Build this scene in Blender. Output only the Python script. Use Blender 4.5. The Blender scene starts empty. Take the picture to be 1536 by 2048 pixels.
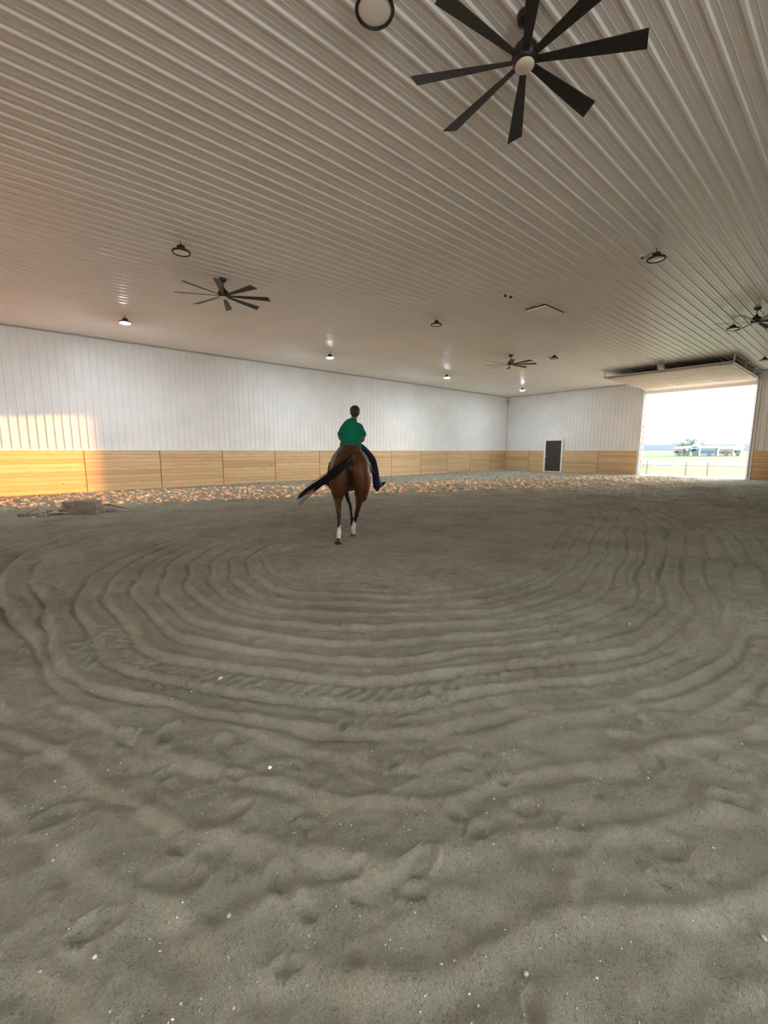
import bpy, bmesh, math, random
import numpy as np
from mathutils import Vector, Matrix
random.seed(7); rng = np.random.default_rng(11)
C = bpy.context.scene
COL = C.collection
R = math.radians

# ------------------------------------------------------------------ camera, sky, sun, exposure
CAM_H = 1.463
cd = bpy.data.cameras.new('camera'); cam = bpy.data.objects.new('camera', cd); COL.objects.link(cam)
cam.location = (0, 0, CAM_H)
cam.rotation_euler = (R(90) - math.atan(123 / 845.0), 0, R(49 - 90))
cd.sensor_fit = 'VERTICAL'; cd.sensor_height = 36.0; cd.lens = 845.0 / 2048 * 36
cd.clip_start = 0.05; cd.clip_end = 3000
C.camera = cam
C.view_settings.view_transform = 'Standard'; C.view_settings.look = 'None'
C.view_settings.gamma = 1; C.view_settings.exposure = 1.25
C.view_settings.use_curve_mapping = False
C.cycles.use_denoising = True
C.cycles.max_bounces = 9; C.cycles.diffuse_bounces = 7; C.cycles.glossy_bounces = 4
C.cycles.sample_clamp_indirect = 8.0
C.cycles.use_light_tree = True

SKY = 1.5
GLOW = 19.0
SUN = 12.0
LAMP = 400.0
w = bpy.data.worlds.new('sky'); C.world = w; w.use_nodes = True
nt = w.node_tree; nt.nodes.clear()
wo = nt.nodes.new('ShaderNodeOutputWorld'); bg = nt.nodes.new('ShaderNodeBackground')
tc = nt.nodes.new('ShaderNodeTexCoord'); sx = nt.nodes.new('ShaderNodeSeparateXYZ'); cr = nt.nodes.new('ShaderNodeValToRGB')
nt.links.new(tc.outputs['Generated'], sx.inputs[0]); nt.links.new(sx.outputs['Z'], cr.inputs[0])
cr.color_ramp.elements[0].position = 0.0; cr.color_ramp.elements[0].color = (1.0, .95, .86, 1)
cr.color_ramp.elements[1].position = 0.6; cr.color_ramp.elements[1].color = (.62, .80, 1.0, 1)
e = cr.color_ramp.elements.new(.16); e.color = (.92, .95, .96, 1)
SA, SE = R(-19.4), R(4.25)
to_sun = Vector((math.cos(SA) * math.cos(SE), math.sin(SA) * math.cos(SE), math.sin(SE)))
nt.links.new(cr.outputs[0], bg.inputs[0]); bg.inputs[1].default_value = SKY
# bright evening haze around the low sun
dt = nt.nodes.new('ShaderNodeVectorMath'); dt.operation = 'DOT_PRODUCT'; dt.inputs[1].default_value = to_sun
gr = nt.nodes.new('ShaderNodeValToRGB'); gr.color_ramp.interpolation = 'EASE'
gr.color_ramp.elements[0].position = .0; gr.color_ramp.elements[0].color = (0, 0, 0, 1)
gr.color_ramp.elements[1].position = 1.0; gr.color_ramp.elements[1].color = (1.0, .90, .76, 1)
for p_, k_ in ((.30, .11), (.80, .13)): e = gr.color_ramp.elements.new(p_); e.color = (k_ * .96, k_, k_ * 1.02, 1)
nt.links.new(tc.outputs['Generated'], dt.inputs[0]); nt.links.new(dt.outputs['Value'], gr.inputs[0])
bg2 = nt.nodes.new('ShaderNodeBackground'); bg2.inputs[1].default_value = GLOW; nt.links.new(gr.outputs[0], bg2.inputs[0])
ad = nt.nodes.new('ShaderNodeAddShader'); nt.links.new(bg.outputs[0], ad.inputs[0]); nt.links.new(bg2.outputs[0], ad.inputs[1])
nt.links.new(ad.outputs[0], wo.inputs[0])

sd = bpy.data.lights.new('sun', 'SUN'); so = bpy.data.objects.new('sun', sd); COL.objects.link(so)
sd.energy = SUN; sd.color = (1.0, .35, .07); sd.angle = R(0.6)
so.rotation_euler = to_sun.to_track_quat('Z', 'Y').to_euler()
so.location = (60, -12, 8)

XF, YL, YR, XB, H = 28.05, 18.24, -5.75, -14.0, 5.37       # far, left, right, back wall and ceiling height
DY0, DY1, DZ = 4.2, 9.08, 4.80                            # big door opening in the far wall
BX0, BX1 = -4.6, 2.4                                      # added unseen doorway in the near side wall, lets daylight onto the foreground
def portal(x, y0, y1, z1, rot, side=False):
    l = bpy.data.lights.new('doorway_portal', 'AREA'); l.shape = 'RECTANGLE'; l.size = y1 - y0; l.size_y = z1
    l.cycles.is_portal = True
    o = bpy.data.objects.new('doorway_portal', l); COL.objects.link(o)
    o.location = ((y0 + y1) / 2, x, z1 / 2) if side else (x, (y0 + y1) / 2, z1 / 2); o.rotation_euler = (R(-90 if side else 90), 0, rot)
portal(XF + .12, DY0, DY1, DZ, R(90))
portal(YR - .12, BX0, BX1, DZ, 0, True)

# ------------------------------------------------------------------ materials
def mat(name, col=(.5, .5, .5), rough=.6, metal=0, spec=.5, emit=None, estr=0):
    m = bpy.data.materials.new(name); m.use_nodes = True
    b = m.node_tree.nodes['Principled BSDF']
    b.inputs['Base Color'].default_value = (*col, 1); b.inputs['Roughness'].default_value = rough
    b.inputs['Metallic'].default_value = metal; b.inputs['Specular IOR Level'].default_value = spec
    if emit: b.inputs['Emission Color'].default_value = (*emit, 1); b.inputs['Emission Strength'].default_value = estr
    return m
class N:
    def __init__(s, m): s.t = m.node_tree; s.b = s.t.nodes['Principled BSDF']
    def n(s, typ, **kw):
        x = s.t.nodes.new(typ)
        for k, v in kw.items():
            if hasattr(x, k): setattr(x, k, v)
            else: x.inputs[k.replace('_', ' ')].default_value = v
        return x
    def l(s, a, b): s.t.links.new(a, b)
    def obj(s, scale=(1, 1, 1)):
        c = s.n('ShaderNodeTexCoord'); m = s.n('ShaderNodeMapping'); m.inputs['Scale'].default_value = scale
        s.l(c.outputs['Object'], m.inputs[0]); return m.outputs[0]
    def noise(s, vec, scale, detail=4, rough=.55):
        x = s.n('ShaderNodeTexNoise'); x.inputs['Scale'].default_value = scale
        x.inputs['Detail'].default_value = detail; x.inputs['Roughness'].default_value = rough
        s.l(vec, x.inputs['Vector']); return x.outputs['Fac']
    def ramp(s, fac, stops):
        x = s.n('ShaderNodeValToRGB'); els = x.color_ramp.elements
        els[0].position, els[0].color = stops[0][0], (*stops[0][1], 1)
        els[1].position, els[1].color = stops[-1][0], (*stops[-1][1], 1)
        for p, c in stops[1:-1]: q = els.new(p); q.color = (*c, 1)
        s.l(fac, x.inputs[0]); return x.outputs[0]
    def math(s, op, a, b=0.0):
        x = s.n('ShaderNodeMath', operation=op)
        for i, v in enumerate((a, b)):
            if isinstance(v, (int, float)): x.inputs[i].default_value = v
            else: s.l(v, x.inputs[i])
        return x.outputs[0]
    def mix(s, fac, a, b, mode='MIX'):
        x = s.n('ShaderNodeMix', data_type='RGBA', blend_type=mode)
        for i, v in ((0, fac), (6, a), (7, b)):
            if isinstance(v, (int, float)): x.inputs[i].default_value = v
            elif isinstance(v, tuple): x.inputs[i].default_value = (*v, 1)
            else: s.l(v, x.inputs[i])
        return x.outputs[2]
    def bump(s, h, dist, strength=1.0, normal=None):
        x = s.n('ShaderNodeBump'); x.inputs['Distance'].default_value = dist; x.inputs['Strength'].default_value = strength
        s.l(h, x.inputs['Height'])
        if normal is not None: s.l(normal, x.inputs['Normal'])
        return x.outputs[0]

M = {}
M['panel'] = mat('white_steel_panel', (.74, .735, .72), .38, spec=.5)
n = N(M['panel']); v = n.obj(); n.l(n.ramp(n.noise(v, 1.3, 3), [(.3, (.70, .695, .68)), (.7, (.77, .765, .75))]), n.b.inputs['Base Color'])
n.l(n.bump(n.noise(v, 1.6, 2), .01, .35), n.b.inputs['Normal'])
M['ceil'] = mat('ceiling_steel_panel', (.78, .77, .74), .36, spec=.5)
n = N(M['ceil']); v = n.obj(); n.l(n.ramp(n.noise(v, .8, 3), [(.3, (.77, .755, .72)), (.7, (.82, .805, .77))]), n.b.inputs['Base Color'])
M['white'] = mat('white_trim_metal', (.80, .79, .77), .4)
M['dtrim'] = mat('grey_trim_metal', (.42, .40, .36), .45)
M['black'] = mat('black_painted_metal', (.012, .011, .010), .45)
M['blade'] = mat('dark_fan_blade', (.018, .015, .013), .5)
M['bladeunder'] = mat('dark_bronze', (.02, .017, .015), .5)
M['lens_off'] = mat('pale_plastic_lens', (.93, .89, .80), .25)
M['lens_on'] = mat('lit_led_lens', (.9, .9, .9), .4, emit=(.80, .92, 1.0), estr=LAMP)
M['fanlens'] = mat('fan_light_lens', (.66, .60, .48), .35)
M['brown'] = mat('dark_brown_door_paint', (.045, .030, .027), .45)
M['steel'] = mat('galvanised_steel', (.55, .55, .55), .35, metal=.8)
M['darkgap'] = mat('rubber_black', (.02, .02, .02), .8)
M['door'] = mat('cream_door_section', (.86, .81, .75), .45)

# wood boards: planks 0.146 m high, tone per plank, long grain, knots
def wood(name, axis, off):
    m = mat(name, (.55, .38, .2), .55, spec=.35); n = N(m)
    c = n.n('ShaderNodeTexCoord'); sp = n.n('ShaderNodeSeparateXYZ'); n.l(c.outputs['Object'], sp.inputs[0])
    u = sp.outputs[axis]; z = sp.outputs['Z']
    row = n.math('FLOOR', n.math('DIVIDE', z, .1463)); seg = n.math('FLOOR', n.math('DIVIDE', n.math('SUBTRACT', u, off), 2.42))
    cb = n.n('ShaderNodeCombineXYZ'); n.l(row, cb.inputs[0]); n.l(seg, cb.inputs[1])
    wn = n.n('ShaderNodeTexWhiteNoise'); n.l(cb.outputs[0], wn.inputs['Vector'])
    base = n.ramp(wn.outputs['Value'], [(0, (.56, .37, .19)), (.35, (.66, .46, .255)), (.7, (.70, .51, .30)), (1, (.60, .40, .21))])
    cg = n.n('ShaderNodeCombineXYZ'); n.l(n.math('MULTIPLY', u, 1.2), cg.inputs[0]); n.l(n.math('MULTIPLY', z, 26.0), cg.inputs[1]); n.l(n.math('MULTIPLY', row, 3.7), cg.inputs[2])
    g = n.noise(cg.outputs[0], 1.6, 5, .6)
    col = n.mix(n.ramp(g, [(.35, (.55,) * 3), (.62, (0, 0, 0))]), base, (.44, .26, .12))
    kv = n.n('ShaderNodeCombineXYZ'); n.l(n.math('MULTIPLY', u, 1.6), kv.inputs[0]); n.l(n.math('MULTIPLY', z, 3.4), kv.inputs[1])
    vo = n.n('ShaderNodeTexVoronoi'); vo.inputs['Scale'].default_value = 1.0; n.l(kv.outputs[0], vo.inputs['Vector'])
    col = n.mix(n.ramp(vo.outputs['Distance'], [(.035, (.85,) * 3), (.085, (0, 0, 0))]), col, (.20, .10, .05))
    fr = n.math('FRACT', n.math('DIVIDE', z, .1463)); gap = n.math('LESS_THAN', fr, .085)
    col = n.mix(n.math('MULTIPLY', gap, .6), col, (.20, .11, .05))
    fu = n.math('FRACT', n.math('DIVIDE', n.math('SUBTRACT', u, off), 2.42)); sg = n.math('ADD', n.math('LESS_THAN', fu, .008), n.math('GREATER_THAN', fu, .992))
    col = n.mix(n.math('MULTIPLY', sg, .75), col, (.20, .11, .05))
    n.l(col, n.b.inputs['Base Color'])
    n.l(n.bump(n.math('SUBTRACT', n.math('MULTIPLY', g, .2), gap), .006, .6), n.b.inputs['Normal'])
    return m
M['woodx'] = wood('pine_boards_long_wall', 'X', 1.87); M['woody'] = wood('pine_boards_end_wall', 'Y', 11.5)

# sand
m = M['sand'] = mat('arena_sand', (.3, .26, .21), .95, spec=.12); n = N(m); v = n.obj()
b1 = n.ramp(n.noise(v, 1.1, 6, .65), [(.30, (.315, .278, .210)), (.5, (.395, .362, .280)), (.70, (.475, .445, .355))])
b2 = n.ramp(n.noise(v, 7.0, 4, .6), [(.35, (.40,) * 3), (.65, (.62,) * 3)])
col = n.mix(.35, b1, b2, 'OVERLAY')
f1 = n.noise(v, 140.0, 3, .7)
col = n.mix(n.ramp(f1, [(.58, (0, 0, 0)), (.70, (.6,) * 3)]), col, (.66, .62, .50))
f2 = n.noise(v, 95.0, 3, .65)
col = n.mix(n.ramp(f2, [(.30, (.6,) * 3), (.44, (0, 0, 0))]), col, (.17, .14, .10))
n.l(col, n.b.inputs['Base Color'])
bn = n.bump(n.noise(v, 20.0, 7, .72), .09, .75)
bn = n.bump(n.noise(v, 85.0, 4, .75), .022, .9, bn)
n.l(bn, n.b.inputs['Normal'])
n.b.inputs['Diffuse Roughness'].default_value = .2

# ------------------------------------------------------------------ mesh helpers
def new_obj(name, me, m=None, parent=None):
    o = bpy.data.objects.new(name, me); COL.objects.link(o)
    if m is not None:
        for k in (m if isinstance(m, (list, tuple)) else [m]): me.materials.append(k)
    if parent is not None: o.parent = parent
    return o
def build(name, bm, m, parent=None, smooth=False):
    me = bpy.data.meshes.new(name); bmesh.ops.recalc_face_normals(bm, faces=bm.faces[:]) ; bm.to_mesh(me); bm.free()
    if smooth:
        me.shade_smooth()
        try: me.set_sharp_from_angle(angle=R(40))
        except Exception: pass
    return new_obj(name, me, m, parent)
def tag(o, label=None, cat=None, group=None, kind=None):
    if label: o['label'] = label
    if cat: o['category'] = cat
    if group: o['group'] = group
    if kind: o['kind'] = kind
    return o
def thing(name, label, cat, loc=(0, 0, 0), rz=0, group=None):
    o = bpy.data.objects.new(name, None); COL.objects.link(o); o.empty_display_size = .2
    o.location = loc; o.rotation_euler = (0, 0, rz); return tag(o, label, cat, group)
def struct(name, bm, m, label=None, parent=None, smooth=False):
    o = build(name, bm, m, parent, smooth)
    if parent is None: tag(o, label, None, None, 'structure')
    return o
def box(bm, x0, x1, y0, y1, z0, z1, mi=0):
    vs = [bm.verts.new((x, y, z)) for x in (x0, x1) for y in (y0, y1) for z in (z0, z1)]
    for f in ((0, 1, 3, 2), (4, 6, 7, 5), (0, 4, 5, 1), (2, 3, 7, 6), (0, 2, 6, 4), (1, 5, 7, 3)):
        q = bm.faces.new([vs[i] for i in f]); q.material_index = mi
def quad(bm, *p):
    return bm.faces.new([bm.verts.new(q) for q in p])
def tube(bm, pts, rad, seg=8, cap=True, flat=None):
    """sweep; rad float or list; flat=(ux,uy,uz,k): squash factor k across direction u"""
    pts = [Vector(p) for p in pts]; rings = []; prev = None
    for i, p in enumerate(pts):
        d = (pts[min(i + 1, len(pts) - 1)] - pts[max(i - 1, 0)]).normalized()
        if prev is None:
            a = Vector((0, 0, 1)) if abs(d.z) < .9 else Vector((1, 0, 0)); u = d.cross(a).normalized()
        else: u = (prev - d * prev.dot(d)).normalized()
        prev = u; vv = d.cross(u)
        r = rad[i] if isinstance(rad, (list, tuple)) else rad
        rings.append([bm.verts.new(p + (u * math.cos(t) + vv * math.sin(t)) * r) for t in [2 * math.pi * k / seg for k in range(seg)]])
    for a, b in zip(rings, rings[1:]):
        for k in range(seg): bm.faces.new((a[k], a[(k + 1) % seg], b[(k + 1) % seg], b[k]))
    if cap: bm.faces.new(rings[0][::-1]); bm.faces.new(rings[-1])
def lathe(bm, prof, c=(0, 0, 0), seg=32, axis='Z', mi=0):
    rings = []
    for r, z in prof:
        rings.append([bm.verts.new((c[0] + r * math.cos(t), c[1] + r * math.sin(t), c[2] + z)) for t in [2 * math.pi * k / seg for k in range(seg)]])
    for a, b in zip(rings, rings[1:]):
        for k in range(seg): f = bm.faces.new((a[k], a[(k + 1) % seg], b[(k + 1) % seg], b[k])); f.material_index = mi
    f = bm.faces.new(rings[0][::-1]); f.material_index = mi
    f = bm.faces.new(rings[-1]); f.material_index = mi
def bevel(o, wd=.004, seg=2):
    md = o.modifiers.new('bevel', 'BEVEL'); md.width = wd; md.segments = seg; md.limit_method = 'ANGLE'; return o
def rib_profile(u0, u1, pitch=.2286, hgt=.019, off=0.0):
    """(u, depth) list: wide trapezoid rib each pitch, two low stiffeners between"""
    pts = []; k = math.floor((u0 - off) / pitch)
    while off + k * pitch < u1:
        b = off + k * pitch
        for du, d in ((-.029, 0), (-.012, hgt), (.012, hgt), (.029, 0), (.072, 0), (.080, .0035), (.088, 0), (.140, 0), (.148, .0035), (.156, 0)):
            if u0 < b + du < u1: pts.append((b + du, d))
        k += 1
    return [(u0, 0)] + pts + [(u1, 0)]

# ------------------------------------------------------------------ shell
WT = 1.463                                       # top of the timber kick wall = eye height
def ribbed_wall(name, label, axis, const, u0, u1, z0, z1, inward, off=0.0, thick=.16):
    """axis 'x': wall runs along x at y=const; 'y': along y at x=const; inward = +-1 direction into the room"""
    bm = bmesh.new(); pr = rib_profile(u0, u1, off=off)
    P = (lambda u, d, z: (u, const + inward * d, z)) if axis == 'x' else (lambda u, d, z: (const + inward * d, u, z))
    lo = [bm.verts.new(P(u, d, z0)) for u, d in pr]; hi = [bm.verts.new(P(u, d, z1)) for u, d in pr]
    for i in range(len(pr) - 1): bm.faces.new((lo[i], lo[i + 1], hi[i + 1], hi[i]))
    a, b = (u0, z0), (u1, z1); q = [bm.verts.new(P(u, -thick, z)) for u, z in ((u0, z0), (u1, z0), (u1, z1), (u0, z1))]
    bm.faces.new(q[::-1]); bm.faces.new([q[0], q[1], lo[-1], lo[0]]); bm.faces.new([q[3], q[2], hi[-1], hi[0]][::-1])
    bm.faces.new([q[0], lo[0], hi[0], q[3]]); bm.faces.new([q[1], q[2], hi[-1], lo[-1]])
    return struct(name, bm, M['panel'], label)
ribbed_wall('wall_left', 'white ribbed steel wall above the pine boards on the long side', 'x', YL, XB, XF, 0, H, -1, off=.02)
ribbed_wall('wall_right', 'white ribbed steel wall on the near side', 'x', YR, BX1, XF, 0, H, 1)
ribbed_wall('wall_right_rear', 'white ribbed steel wall on the near side behind the added open side door', 'x', YR, XB, BX0, 0, H, 1)
ribbed_wall('wall_right_header', 'white steel strip above the added open side door', 'x', YR, BX0, BX1, DZ, H, 1)
ribbed_wall('wall_far', 'white ribbed steel end wall between the corner and the big door', 'y', XF, DY1, YL, 0, H, -1)
ribbed_wall('wall_far_right', 'white ribbed steel end wall right of the big door', 'y', XF, YR, DY0, 0, H, -1)
ribbed_wall('wall_far_header', 'white steel strip above the big door', 'y', XF, DY0, DY1, DZ, H, -1)
ribbed_wall('wall_back', 'white ribbed steel wall behind the viewer', 'y', XB, YR, YL, 0, H, 1)
bm = bmesh.new(); pr = rib_profile(YR - .02, YL + .02, hgt=.020, off=.045)
lo = [bm.verts.new((XB, y, H - d)) for y, d in pr]; hi = [bm.verts.new((XF, y, H - d)) for y, d in pr]
for i in range(len(pr) - 1): bm.faces.new((lo[i], lo[i + 1], hi[i + 1], hi[i]))
box(bm, XB - .2, XF + .2, YR - .2, YL + .2, H + .05, H + .30)
struct('ceiling', bm, M['ceil'], 'ribbed steel ceiling with ribs running along the long wall')

# timber kick boards
def boards(name, label, axis, const, u0, u1, inward, m, t=.045, start=None, skip=()):
    bm = bmesh.new(); u = u0
    cuts = [u0] + [c for c in [start + 2.42 * k for k in range(-8, 16)] if u0 + .2 < c < u1 - .2] + [u1]
    for a, b in zip(cuts, cuts[1:]):
        segs = [(a, b)]
        for s0, s1 in skip:
            segs = [q for (p0, p1) in segs for q in ((p0, min(p1, s0)), (max(p0, s1), p1)) if q[1] - q[0] > .02]
        for p0, p1 in segs:
            c0, c1 = sorted((const, const + inward * t))
            if axis == 'x': box(bm, p0 + .004, p1 - .004, c0, c1, -.1, WT)
            else: box(bm, c0, c1, p0 + .004, p1 - .004, -.1, WT)
    return struct(name, bm, m, label)
boards('trim_1', 'pine board kick wall along the long side', 'x', YL, XB, XF - .05, -1, M['woodx'], start=1.87)
boards('trim_2', 'pine board kick wall between the corner and the big door', 'y', XF, DY1 + .22, YL - .05, -1, M['woody'], start=11.5, skip=((13.80, 15.16),))
boards('trim_3', 'pine board kick wall right of the big door', 'y', XF, YR, DY0 - .22, -1, M['woody'], start=2.0)
boards('trim_4', 'pine board kick wall on the near side', 'x', YR, XB, XF - .05, 1, M['woodx'], start=1.0, skip=((BX0 - .2, BX1 + .2),))
boards('trim_5', 'pine board kick wall behind the viewer', 'y', XB, YR + .05, YL - .05, 1, M['woody'], start=3.0)
# white cap rails, corner and eave trims
bm = bmesh.new()
box(bm, XB, XF - .06, YL - .062, YL, WT, WT + .030)
box(bm, XF - .062, XF, DY1 + .2, 13.78, WT, WT + .030); box(bm, XF - .062, XF, 15.18, YL - .062, WT, WT + .030)
box(bm, XF - .062, XF, YR, DY0 - .2, WT, WT + .030)
box(bm, BX1 + .2, XF - .06, YR, YR + .062, WT, WT + .030); box(bm, XB, BX0 - .2, YR, YR + .062, WT, WT + .030)
struct('trim_6', bm, M['white'], 'white cap rail on top of the pine boards')
bm = bmesh.new()
box(bm, XB, XF, YL - .035, YL, H - .055, H - .012); box(bm, XF - .035, XF, DY1, YL, H - .055, H - .012)
box(bm, XF - .035, XF, YR, DY0, H - .055, H - .012)
box(bm, XF - .03, XF, YL - .03, YL, WT + .03, H - .05)
struct('trim_7', bm, M['dtrim'], 'grey trim where walls meet the ceiling and in the corner')
# big doorway frame (jambs and head)
bm = bmesh.new()
for y0, y1 in ((DY1, DY1 + .20), (DY0 - .20, DY0)):
    box(bm, XF - .065, XF + .22, y0, y1, -.1, DZ + .1)
box(bm, XF - .065, XF + .22, DY0, DY1, DZ, DZ + .16)
bevel(struct('trim_8', bm, M['white'], 'white steel frame around the big open doorway'), .01)
bm = bmesh.new()
for x0, x1 in ((BX1, BX1 + .20), (BX0 - .20, BX0)): box(bm, x0, x1, YR - .22, YR + .065, -.1, DZ + .1)
struct('trim_9', bm, M['white'], 'white frame of the added unseen side doorway')

# ------------------------------------------------------------------ arena sand floor
def axis_pts(lo, hi, f0, f1, fine, coarse):
    a = [f0]; s = fine
    while a[-1] > lo: s = min(s * 1.05, coarse * 1.3); a.append(a[-1] - s)
    a = a[::-1]; k = f0
    while a[-1] < f1: a.append(a[-1] + fine)
    s = fine
    while a[-1] < hi: s = min(s * 1.012, coarse); a.append(a[-1] + s)
    return np.clip(np.array(a), lo, hi)
gx = axis_pts(XB - .1, XF + .3, -.1, 5.5, .0165, .055); gy = axis_pts(YR - .1, YL + .1, -.1, 6.0, .0165, .052)
GX, GY = np.meshgrid(gx, gy, indexing='ij'); X = GX.ravel(); Y = GY.ravel()
TAB = rng.random((256, 256))
def vn(x, y, cell, seed=0):
    x = x / cell + seed * 17.3; y = y / cell + seed * 9.1
    xi = np.floor(x).astype(int); yi = np.floor(y).astype(int); fx = x - xi; fy = y - yi
    fx = fx * fx * fx * (fx * (fx * 6 - 15) + 10); fy = fy * fy * fy * (fy * (fy * 6 - 15) + 10)
    g = lambda i, j: TAB[i % 256, j % 256]
    a = g(xi, yi) * (1 - fx) + g(xi + 1, yi) * fx; b = g(xi, yi + 1) * (1 - fx) + g(xi + 1, yi + 1) * fx
    return (a * (1 - fy) + b * fy) * 2 - 1
def fbm(x, y, cell, oct=3, seed=0):
    s = 0; a = 1
    for k in range(oct): s = s + a * vn(x + .37 * k * y, y - .37 * k * x, cell / 2 ** k, seed + k); a *= .5
    return s
def closed_curve(ctrl, n=14):
    c = np.array(ctrl, float); out = []
    for i in range(len(c)):
        p0, p1, p2, p3 = c[i - 1], c[i], c[(i + 1) % len(c)], c[(i + 2) % len(c)]
        for t in np.linspace(0, 1, n, endpoint=False):
            out.append(.5 * ((2 * p1) + (-p0 + p2) * t + (2 * p0 - 5 * p1 + 4 * p2 - p3) * t * t + (-p0 + 3 * p1 - 3 * p2 + p3) * t ** 3))
    return np.array(out)
def curve_dist(P, x, y):
    """signed distance (positive outside) and arc length to a closed polyline"""
    A = P; B = np.roll(P, -1, 0); L = np.hypot(*(B - A).T); S = np.concatenate([[0], np.cumsum(L)])[:-1]
    best = np.full(x.shape, 1e9); arc = np.zeros(x.shape); ins = np.zeros(x.shape, bool)
    for a, b, l, s in zip(A, B, L, S):
        d = (b - a) / max(l, 1e-9); rx, ry = x - a[0], y - a[1]
        t = np.clip(rx * d[0] + ry * d[1], 0, l); q = (rx - t * d[0]) ** 2 + (ry - t * d[1]) ** 2
        m_ = q < best; best[m_] = q[m_]; arc[m_] = s + t[m_]
        if a[1] != b[1]:
            c_ = ((a[1] > y) != (b[1] > y)) & (x < (b[0] - a[0]) * (y - a[1]) / (b[1] - a[1]) + a[0]); ins ^= c_
    return np.where(ins, -1, 1) * np.sqrt(best), arc
sm = lambda a, b, v: (lambda t: t * t * (3 - 2 * t))(np.clip((v - a) / (b - a), 0, 1))
CA = closed_curve([(.6, 4.45), (.72, 5.3), (1.2, 6.3), (2.3, 7.25), (4.1, 7.75), (8, 8.5), (11.5, 8.9), (13.2, 8.0), (13.5, 6.2), (12.3, 4.1), (10, 2.7), (7.4, 1.8), (4.95, 1.2), (3.25, 1.2), (2.0, 1.8), (1.14, 2.8), (.7, 3.6)], 8)
CB = closed_curve([(.1, 3.95), (-.12, 5.4), (.0, 7), (.45, 8.3), (1.3, 9.3), (3.2, 10.2), (8, 11.2), (13, 11.8), (18, 11), (19.5, 8), (18.5, 4), (15, 1.0), (11, -.3), (7, -.55), (4.3, .05), (2.4, .75), (1.5, 1.15), (.85, 1.8), (.36, 2.8)], 8)
xs = X + .10 * fbm(X, Y, 1.6, 2, 1) + .018 * fbm(X, Y, .3, 2, 5); ys = Y + .10 * fbm(X, Y, 1.7, 2, 2) + .018 * fbm(X, Y, .3, 2, 6)
dA, sA = curve_dist(CA, xs, ys); dB, sB = curve_dist(CB, xs, ys)
def groove(d, pitch, wd=.12):
    u = d / pitch - np.floor(d / pitch)
    return -np.exp(-((u - .5) / wd) ** 2) + .50 * np.exp(-((u - .26) / .10) ** 2) + .28 * np.exp(-((u - .74) / .10) ** 2) + .30 * np.where(u < .5, u, u - 1)
def crest(d, pitch, wd=.12):
    u = d / pitch - np.floor(d / pitch)
    return np.exp(-((u - .5) / wd) ** 2) - .35 * np.exp(-((u - .72) / .12) ** 2)
mA = sm(-1.75, -1.45, dA) * (1 - sm(.35, .75, dA + .25 * fbm(X, Y, .9, 2, 9)))
right = sm(4.5, 6.5, X)                                # the far right curve carries more passes
mA = np.maximum(mA, right * sm(-1.75, -1.45, dA) * (1 - sm(1.3, 1.7, dA)))
mB = sm(-.35, -.1, dB + .2 * fbm(X, Y, .7, 2, 12)) * (1 - sm(1.9, 2.6, dB))
near = np.hypot(X, Y)
ampA = .040 * (.80 + .35 * fbm(X, Y, .8, 2, 20)); ampB = .058 * (.80 + .45 * fbm(X, Y, .9, 2, 21))
leftside = sm(2.6, 4.0, Y)                              # deep fresh grooves on the left, soft swells in the foreground
fgw = dB + .10 * fbm(X, Y, .8, 2, 71); gB = groove(dB, .30, .12) * leftside + (1 - leftside) * (crest(fgw, .30, .12) * .26 + crest(X * .35 + Y * 1.0 + .25 * fbm(X, Y, .9, 2, 73), .37, .10) * .12)
gA = groove(dA, .243)
inn = 1 - sm(-1.75, -1.45, dA)
a_in = R(-36 + 4); q1 = -X * math.sin(a_in) + Y * math.cos(a_in); a2 = R(-58); q2 = -X * math.sin(a2) + Y * math.cos(a2)
q1 = q1 + .12 * fbm(X, Y, 1.3, 2, 31); q2 = q2 + .12 * fbm(X, Y, 1.3, 2, 33)
gI = groove(q1, .225, .2) * .75 + groove(q2, .31, .22) * .5 * sm(-.2, .3, vn(X, Y, 1.2, 35))
out = sm(1.9, 2.6, dB) ; q3 = Y + .3 * fbm(X, Y, 2.5, 2, 41); gO = groove(q3, .26, .2) * .5
Z = ampA * gA * mA + ampB * gB * mB * (1 - mA) + .030 * gI * inn * (.6 + .5 * fbm(X, Y, .7, 2, 36)) + .011 * gO * out
rough_band = (1 - mA) * (1 - mB) * (1 - inn)
fine = 1 - sm(4.5, 7.0, near)
Z += .0035 * fbm(X, Y, .052, 2, 80) * fine * (.5 + .5 * sm(-.3, .4, vn(X, Y, .35, 81))) + .004 * np.maximum(0, vn(X, Y, .034, 83) - .25) * fine
Z += .005 * fbm(X, Y, .45, 3, 50) + .0075 * fbm(X, Y, .10, 3, 51) + .005 * np.abs(fbm(X, Y, .22, 2, 58)) + .024 * fbm(X, Y, .16, 3, 52) * np.clip(rough_band, 0, 1) * .9
Z += .010 * np.abs(fbm(X, Y, .14, 3, 53)) * sm(.2, .6, vn(X, Y, .8, 54)) * (1 - .6 * mA)
Z += .036 * fbm(X, Y, .12, 2, 55) * sm(10.0, 11.5, Y + .25 * (X - 8))    # loose chopped sand along the wall
Z += .02 * fbm(X, Y, 2.2, 2, 56)
# tyre tread band between two passes
tb = sm(.02, .12, dA) * (1 - sm(.42, .55, dA)) * (1 - sm(4.5, 5.5, X)) * (1 - sm(3.9, 4.4, Y))
Z = Z * (1 - .45 * tb) + tb * (-.010 + .0095 * np.sign(np.sin((sA + .55 * np.abs(dA - .3)) * 2 * math.pi / .085 + .8 * fbm(X, Y, .25, 2, 60))) * (.5 + .5 * vn(X, Y, .09, 61)))
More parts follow.
